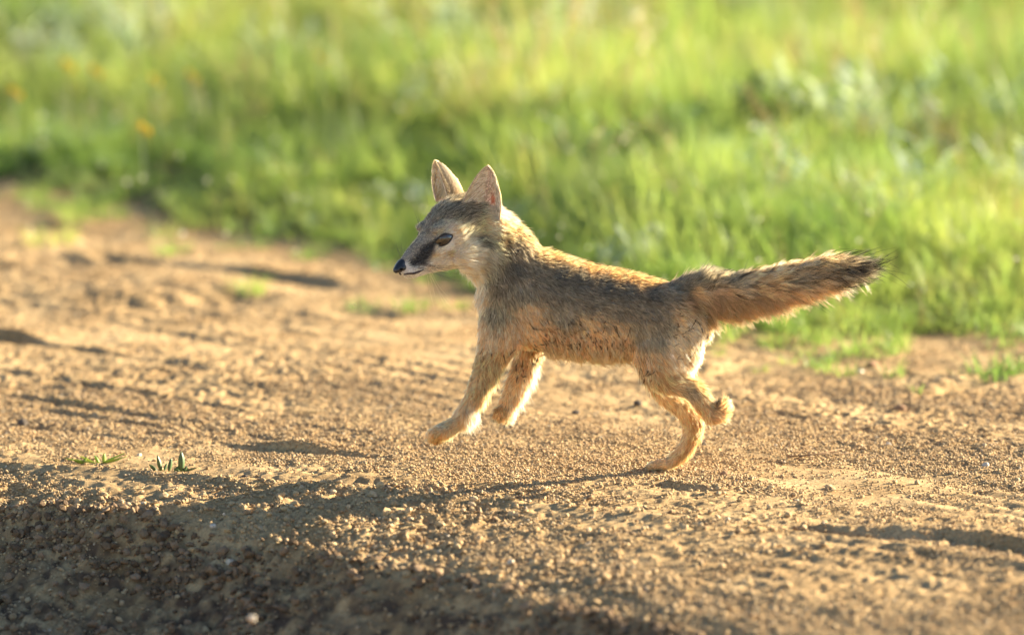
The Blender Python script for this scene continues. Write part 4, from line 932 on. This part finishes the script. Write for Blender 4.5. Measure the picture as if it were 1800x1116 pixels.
def make_ear(bf, bb, tip, opening, dsc=1.0):
    me, Pt, nrm, up, wv, op, Hh, hw = ear(bf, bb, tip, opening, dsc)
    nvv = len(me.vertices); n0 = nvv // 2
    c = np.zeros((nvv, 3)); jj, ii = np.meshgrid(np.linspace(0, 1, 19), np.linspace(0, 1, 17), indexing='ij'); hol = np.exp(-(((ii - 0.74) / 0.13) ** 2 + ((jj - 0.34) / 0.20) ** 2)).ravel()[:, None]
    c[:n0] = np.array([[0.55, 0.46, 0.42]]) * (1 - hol) + np.array([[0.30, 0.11, 0.07]]) * hol; c[n0:] = (0.30, 0.22, 0.13)
    at = me.color_attributes.new('Col', 'FLOAT_COLOR', 'POINT'); at.data.foreach_set('color', np.concatenate([c, np.ones((nvv, 1))], 1).astype(np.float32).ravel())
    src = me.copy()
    o = place_child('ear', me, m_ear)
    # fur: short outside, long pale fringe from the front rim, bare pink hollow towards the back
    n = 34000; j = rng.random(n) ** 0.9 * 17.99; i = rng.random(n) * 15.99
    j0 = j.astype(int); i0 = i.astype(int); fj = (j - j0)[:, None]; fi = (i - i0)[:, None]
    def bl(Q): return Q[j0, i0] * (1 - fj) * (1 - fi) + Q[j0, i0 + 1] * (1 - fj) * fi + Q[j0 + 1, i0] * fj * (1 - fi) + Q[j0 + 1, i0 + 1] * fj * fi
    PP = bl(Pt); NN = bl(nrm); NN /= np.linalg.norm(NN, axis=1, keepdims=True); t = j / 18; a = i / 16
    m = np.arange(n) < 16000                               # outside
    Pm, Nm = PP[m] - NN[m] * 0.0011, -NN[m]
    Tm = np.tile(up[None], (m.sum(), 1)) * 1.0 + rng.normal(0, 0.1, (m.sum(), 3))
    base = np.array(TAN)[None] * (1 - t[m])[:, None] + np.array(GRY)[None] * t[m][:, None]
    rim = np.minimum(a[m], 1 - a[m]) < 0.08; base[rim] = CRM
    strands('ear_fur', Pm, Nm, Tm, np.full(m.sum(), 0.0045) * (1.25 - 0.7 * t[m]), np.full(m.sum(), 0.2), np.full(m.sum(), 0.2), base, np.full(m.sum(), 0.3), fox, nseg=5, rad=0.00008, cdens=8, droop=0)
    m = ~m
    hollow = np.exp(-(((a - 0.72) / 0.13) ** 2 + ((t - 0.32) / 0.20) ** 2))
    mk = m & (rng.random(n) > hollow * 1.1)
    Tm = up[None] * 0.75 + wv[None] * (0.75 * (1 - 1.2 * a[mk]))[:, None]
    cc = np.array([[0.78, 0.73, 0.70]]) * (1 + 0 * t[mk])[:, None]; edge_dark = a[mk] < 0.10; cc[edge_dark] = CRM
    strands('ear_fur', PP[mk], NN[mk], Tm, np.interp(np.minimum(a[mk], 1 - a[mk]), [0, 0.25, 0.5], [0.012, 0.010, 0.006]) * (1.2 - 0.9 * t[mk]), np.full(mk.sum(), 0.3), np.full(mk.sum(), 0.75), cc,
            np.full(mk.sum(), 0.6), fox, nseg=6, rad=0.00013, cdens=22, droop=0)
    for lo, hi, cnt, ln, dirv in ((0.02, 0.42, 6500, 0.017, up * 0.75 + wv * 0.75), (0.80, 0.99, 1800, 0.010, up * 0.9 - wv * 0.45)):
        k_ = (~m) if False else (a > lo) & (a < hi) & (t > 0.02) & (t < 0.88); id_ = np.where(k_)[0]; id_ = id_[rng.permutation(len(id_))[:cnt]]
        q_ = len(id_); strands('ear_fur', PP[id_], NN[id_], np.tile(dirv[None], (q_, 1)), np.full(q_, ln) * (1.05 - 0.75 * t[id_]), np.full(q_, 0.30), np.full(q_, 0.9),
                               np.tile(np.array([[0.85, 0.80, 0.76]]), (q_, 1)), np.full(q_, 0.55), fox, nseg=6, rad=0.00014, cdens=26, droop=0, curlamp=0.1)
    k_ = (np.minimum(a, 1 - a) < 0.05) | (t > 0.95); id_ = np.where(k_)[0][:3000]; q_ = len(id_)
    strands('ear_fur', PP[id_] - NN[id_] * 0.0006, np.where((a[id_] > 0.5)[:, None], wv[None], -wv[None]) - NN[id_] * 0.5, np.tile(up[None], (q_, 1)), np.full(q_, 0.0042) * (1.1 - 0.5 * t[id_]), np.full(q_, 0.45), np.full(q_, 0.3),
            np.tile(np.array([CRM]), (q_, 1)), np.full(q_, 0.3), fox, nseg=5, rad=0.00009, cdens=8, droop=0)
    bpy.data.meshes.remove(src)
dEN = (H(0, 42, 50))[1]; dEF = (H(0, -42, 50))[1]
make_ear(W(813, 369, dEN), W(877, 386, dEN + .006), W(858, 293, dEN - .004), HF * .75 + HL * .66)
make_ear(W(765, 348, dEF + .018), W(789, 352, dEF - .014), W(764, 284, dEF), np.array([-1.0, -0.12, 0.0]), 2.3)

# eyes
m_ball = simple('eye_dark', (0.012, 0.010, 0.010), 0.06, 0.5, coat=1.0)
def iris_mat():
    M = Mat('iris'); p = M.n('ShaderNodeBsdfPrincipled'); g = M.n('ShaderNodeNewGeometry')
    c = M.ramp(M.noise(1500, g.outputs['Position'], 3), [(0.3, (0.022, 0.012, 0.007)), (0.7, (0.06, 0.032, 0.017))]); M.l(c, p.inputs['Base Color'])
    p.inputs['Roughness'].default_value = 0.35; p.inputs['Coat Weight'].default_value = 0.7; p.inputs['Coat Roughness'].default_value = 0.03; M.l(p.outputs[0], M.out.inputs[0]); return M.m
m_iris = iris_mat(); m_lid = simple('eyelid', (0.03, 0.024, 0.02), 0.5, 0.4)
m_lidfur = simple('eyelid_fur', (0.13, 0.10, 0.072), 0.9, 0.1)
def sphere_cap(c, axis, r, ang, n=28, m=8, name='cap'):
    axis = axis / np.linalg.norm(axis); a = np.cross(axis, [0, 0, 1.0]); a /= np.linalg.norm(a); b = np.cross(axis, a); V = [c + axis * r]; F = []
    for j in range(1, m + 1):
        t = ang * j / m
        for k in range(n): V.append(c + r * (math.cos(t) * axis + math.sin(t) * (math.cos(2 * math.pi * k / n) * a + math.sin(2 * math.pi * k / n) * b)))
    for k in range(n): F.append((0, 1 + k, 1 + (k + 1) % n))
    for j in range(m - 1):
        for k in range(n): F.append((1 + j * n + k, 1 + (j + 1) * n + k, 1 + (j + 1) * n + (k + 1) % n, 1 + j * n + (k + 1) % n))
    return mesh_from(name, V, F)
def make_eye(E, sgn):
    R = 28.0
    out = HL * sgn * 0.86 + HF * 0.50 + HU * 0.06; out /= np.linalg.norm(out)
    uu = -HF * 1.0; uu = uu - (uu @ out) * out; uu /= np.linalg.norm(uu); vv = np.cross(out, uu); vv = vv if vv @ HU > 0 else -vv
    c = E + out * (6.0 - R) * S
    def almond(a):
        ca, sa = math.cos(a), math.sin(a)
        x = 17.0 * ca + (0.5 if ca > 0 else -3.5 * (-ca) ** 3)
        y = (9.8 if sa > 0 else 7.8) * sa * (1 - 0.35 * ca * ca) + 0.16 * x
        return x, y
    def at(x, y, lift=0.0): return c + (uu * x + vv * y + out * (math.sqrt(R * R - x * x - y * y) + lift)) * S
    n = 40
    def patch(name, cx, cy, rad, lift, m=8):
        V = [at(cx, cy, lift)]; F = []
        for q in range(1, m + 1):
            for k in range(n):
                a = 2 * math.pi * k / n
                if rad is None: x, y = almond(a); x *= q / m; y *= q / m
                else:
                    x, y = cx + rad * q / m * math.cos(a), cy + rad * q / m * math.sin(a)
                    xm = max(-16.5, min(16.5, x)); ca = xm / 17.0; w = math.sqrt(max(0, 1 - ca * ca)) * (1 - 0.35 * ca * ca)
                    y = min(0.16 * x + 9.5 * w, max(0.16 * x - 7.5 * w, y))
                V.append(at(x, y, lift))
        for k in range(n): F.append((0, 1 + k, 1 + (k + 1) % n))
        for q in range(m - 1):
            for k in range(n): F.append((1 + q * n + k, 1 + (q + 1) * n + k, 1 + (q + 1) * n + (k + 1) % n, 1 + q * n + (k + 1) % n))
        return mesh_from(name, V, F)
    o = place_child('eye', patch('eye', 0, 0, None, 0.0), m_ball)
    def sub(name, me, mat): x = link(name, me, o, mat); me.transform(Matrix.Translation(tuple(-FO))); return x
    ix = 1.5 if sgn > 0 else 0
    sub('iris', patch('iris', ix + 0.5, 1.0, 7.8, 0.25), m_iris)
    sub('pupil', patch('pupil', ix - 0.5, 1.2, 4.6, 0.45), m_ball)
    ring = [almond(2 * math.pi * k / n) for k in range(n)]
    rp = [at(x, y, 0.35) for x, y in ring]
    sub('eye_rim', tube_mesh('eye_rim', rp + rp[:2], 0.00095, 6), m_lid)
    V = rp + [at(x * 1.12, y * 1.3, 0) - out * 7 * S for x, y in ring]
    sub('eyelid', mesh_from('eyelid', V, [(k, (k + 1) % n, n + (k + 1) % n, n + k) for k in range(n)]), m_lidfur)
make_eye(EYE_N, 1); make_eye(EYE_F, -1)

# nose, mouth, whiskers, claws
m_nose = simple('nose_leather', (0.016, 0.016, 0.018), 0.33, 0.5, coat=0.25, bump=0.25, bscale=1400)
bm = bmesh.new()
loft(bm, dome([(H(160, 0, -1), S * HU * 6, S * HL * 6), (H(168, 0, -6), S * HU * 9.5, S * HL * 9.5), (H(175, 0, -9), S * HU * 8.8, S * HL * 9.5), (H(180, 0, -10), S * HU * 5.8, S * HL * 6.5)]))
for l in (-1, 1): blob(bm, H(170, l * 6.5, -9), [HF * 7 * S, HL * 5 * S, HU * 6 * S])
blob(bm, H(172, 0, -18), [HF * 4 * S, HL * 2.5 * S, HU * 5 * S])
me = bpy.data.meshes.new('nose'); bm.to_mesh(me); bm.free(); me.polygons.foreach_set('use_smooth', [True] * len(me.polygons)); nose = place_child('nose', me, m_nose)
m_hole = simple('nostril_dark', (0.004, 0.004, 0.004), 0.9, 0.1)
for l in (-1, 1):
    bm = bmesh.new(); blob(bm, H(175.5, l * 6.8, -9.5), [(HF * 4 - HL * l * 1.5) * S, HL * 3.6 * S, HU * 2.8 * S]); me = bpy.data.meshes.new('nostril'); bm.to_mesh(me); bm.free(); x = link('nostril', me, nose, m_hole); me.transform(Matrix.Translation(tuple(-FO)))
m_lip = simple('lip_dark', (0.05, 0.028, 0.026), 0.5, 0.4)
bvh_me = body_me
from mathutils.bvhtree import BVHTree
bmv = [v.co.copy() for v in body_me.vertices]; bmp = [tuple(p.vertices) for p in body_me.polygons]; BV = BVHTree.FromPolygons(bmv, bmp)
def snap(p, off):
    loc, nn, i, d = BV.find_nearest(Vector(tuple(p - FO))); return np.array(loc) + np.array(nn) * off + FO
for l in (-1, 1):
    pts = [snap(H(f, l * wl, u), 0.0003) for f, wl, u in [(168, 3, -21), (163, 10, -22), (155, 14, -24.5), (146, 18, -26.5), (138, 20, -28), (131, 21.5, -29)]]
    place_child('mouth', tube_mesh('mouth', pts, [.0010, .0014, .0019, .0017, .0011, .0003], 8), m_lip)
def whisk():
    PP = []; CC = []
    specs = []
    for k in range(16):
        f = rng.uniform(128, 158); u = rng.uniform(-20, -8); specs.append((H(f, 17, u), W(rng.uniform(800, 868), rng.uniform(462, 500) if k % 3 else rng.uniform(452, 470), D0 - .06), (0.03, 0.03, 0.03)))
    for k in range(6): specs.append((H(rng.uniform(105, 130), 12, -40), W(rng.uniform(758, 800), rng.uniform(515, 545), D0 - .05), (0.6, 0.5, 0.3)))
    for k in range(7): specs.append((H(rng.uniform(130, 158), -15, rng.uniform(-14, 0)), W(rng.uniform(688, 722), rng.uniform(395, 445), D0 - .02), (0.04, 0.04, 0.03)))
    for k in range(5): specs.append((H(90, -26, 40), W(rng.uniform(715, 735), rng.uniform(355, 385), D0 - .02), (0.05, 0.05, 0.04)))
    for k in range(3): specs.append((H(90, 20, 42), W(rng.uniform(780, 815), rng.uniform(365, 385), D0 - .06), (0.05, 0.05, 0.04)))
    n = len(specs); ns = 9; X = np.zeros((n, ns, 3))
    for i, (a, b, c) in enumerate(specs):
        s = np.linspace(0, 1, ns)[:, None]; sag = np.array([rng.normal(0, .004), rng.normal(0, .002), -0.008 * (1 if b[0] > a[0] else -1)])
        X[i] = a * (1 - s) + b * s + sag * 4 * s * (1 - s) * 0.6
    hc = bpy.data.hair_curves.new('whisker'); hc.add_curves([ns] * n); hc.position_data.foreach_set('vector', (X - FO).astype(np.float32).ravel())
    ra = hc.attributes.get('radius') or hc.attributes.new('radius', 'FLOAT', 'POINT'); ra.data.foreach_set('value', np.tile(np.linspace(0.00016, 0.00004, ns), n).astype(np.float32))
    ca = hc.attributes.new('Col', 'FLOAT_COLOR', 'POINT'); ca.data.foreach_set('color', np.repeat(np.array([c + (1,) for _, _, c in specs]), ns, 0).astype(np.float32).ravel())
    o = bpy.data.objects.new('whiskers', hc); COL.objects.link(o); hc.materials.append(m_hair); o.parent = fox; o['kind'] = 'stuff'
whisk()
bpy.data.meshes.remove(body_w)
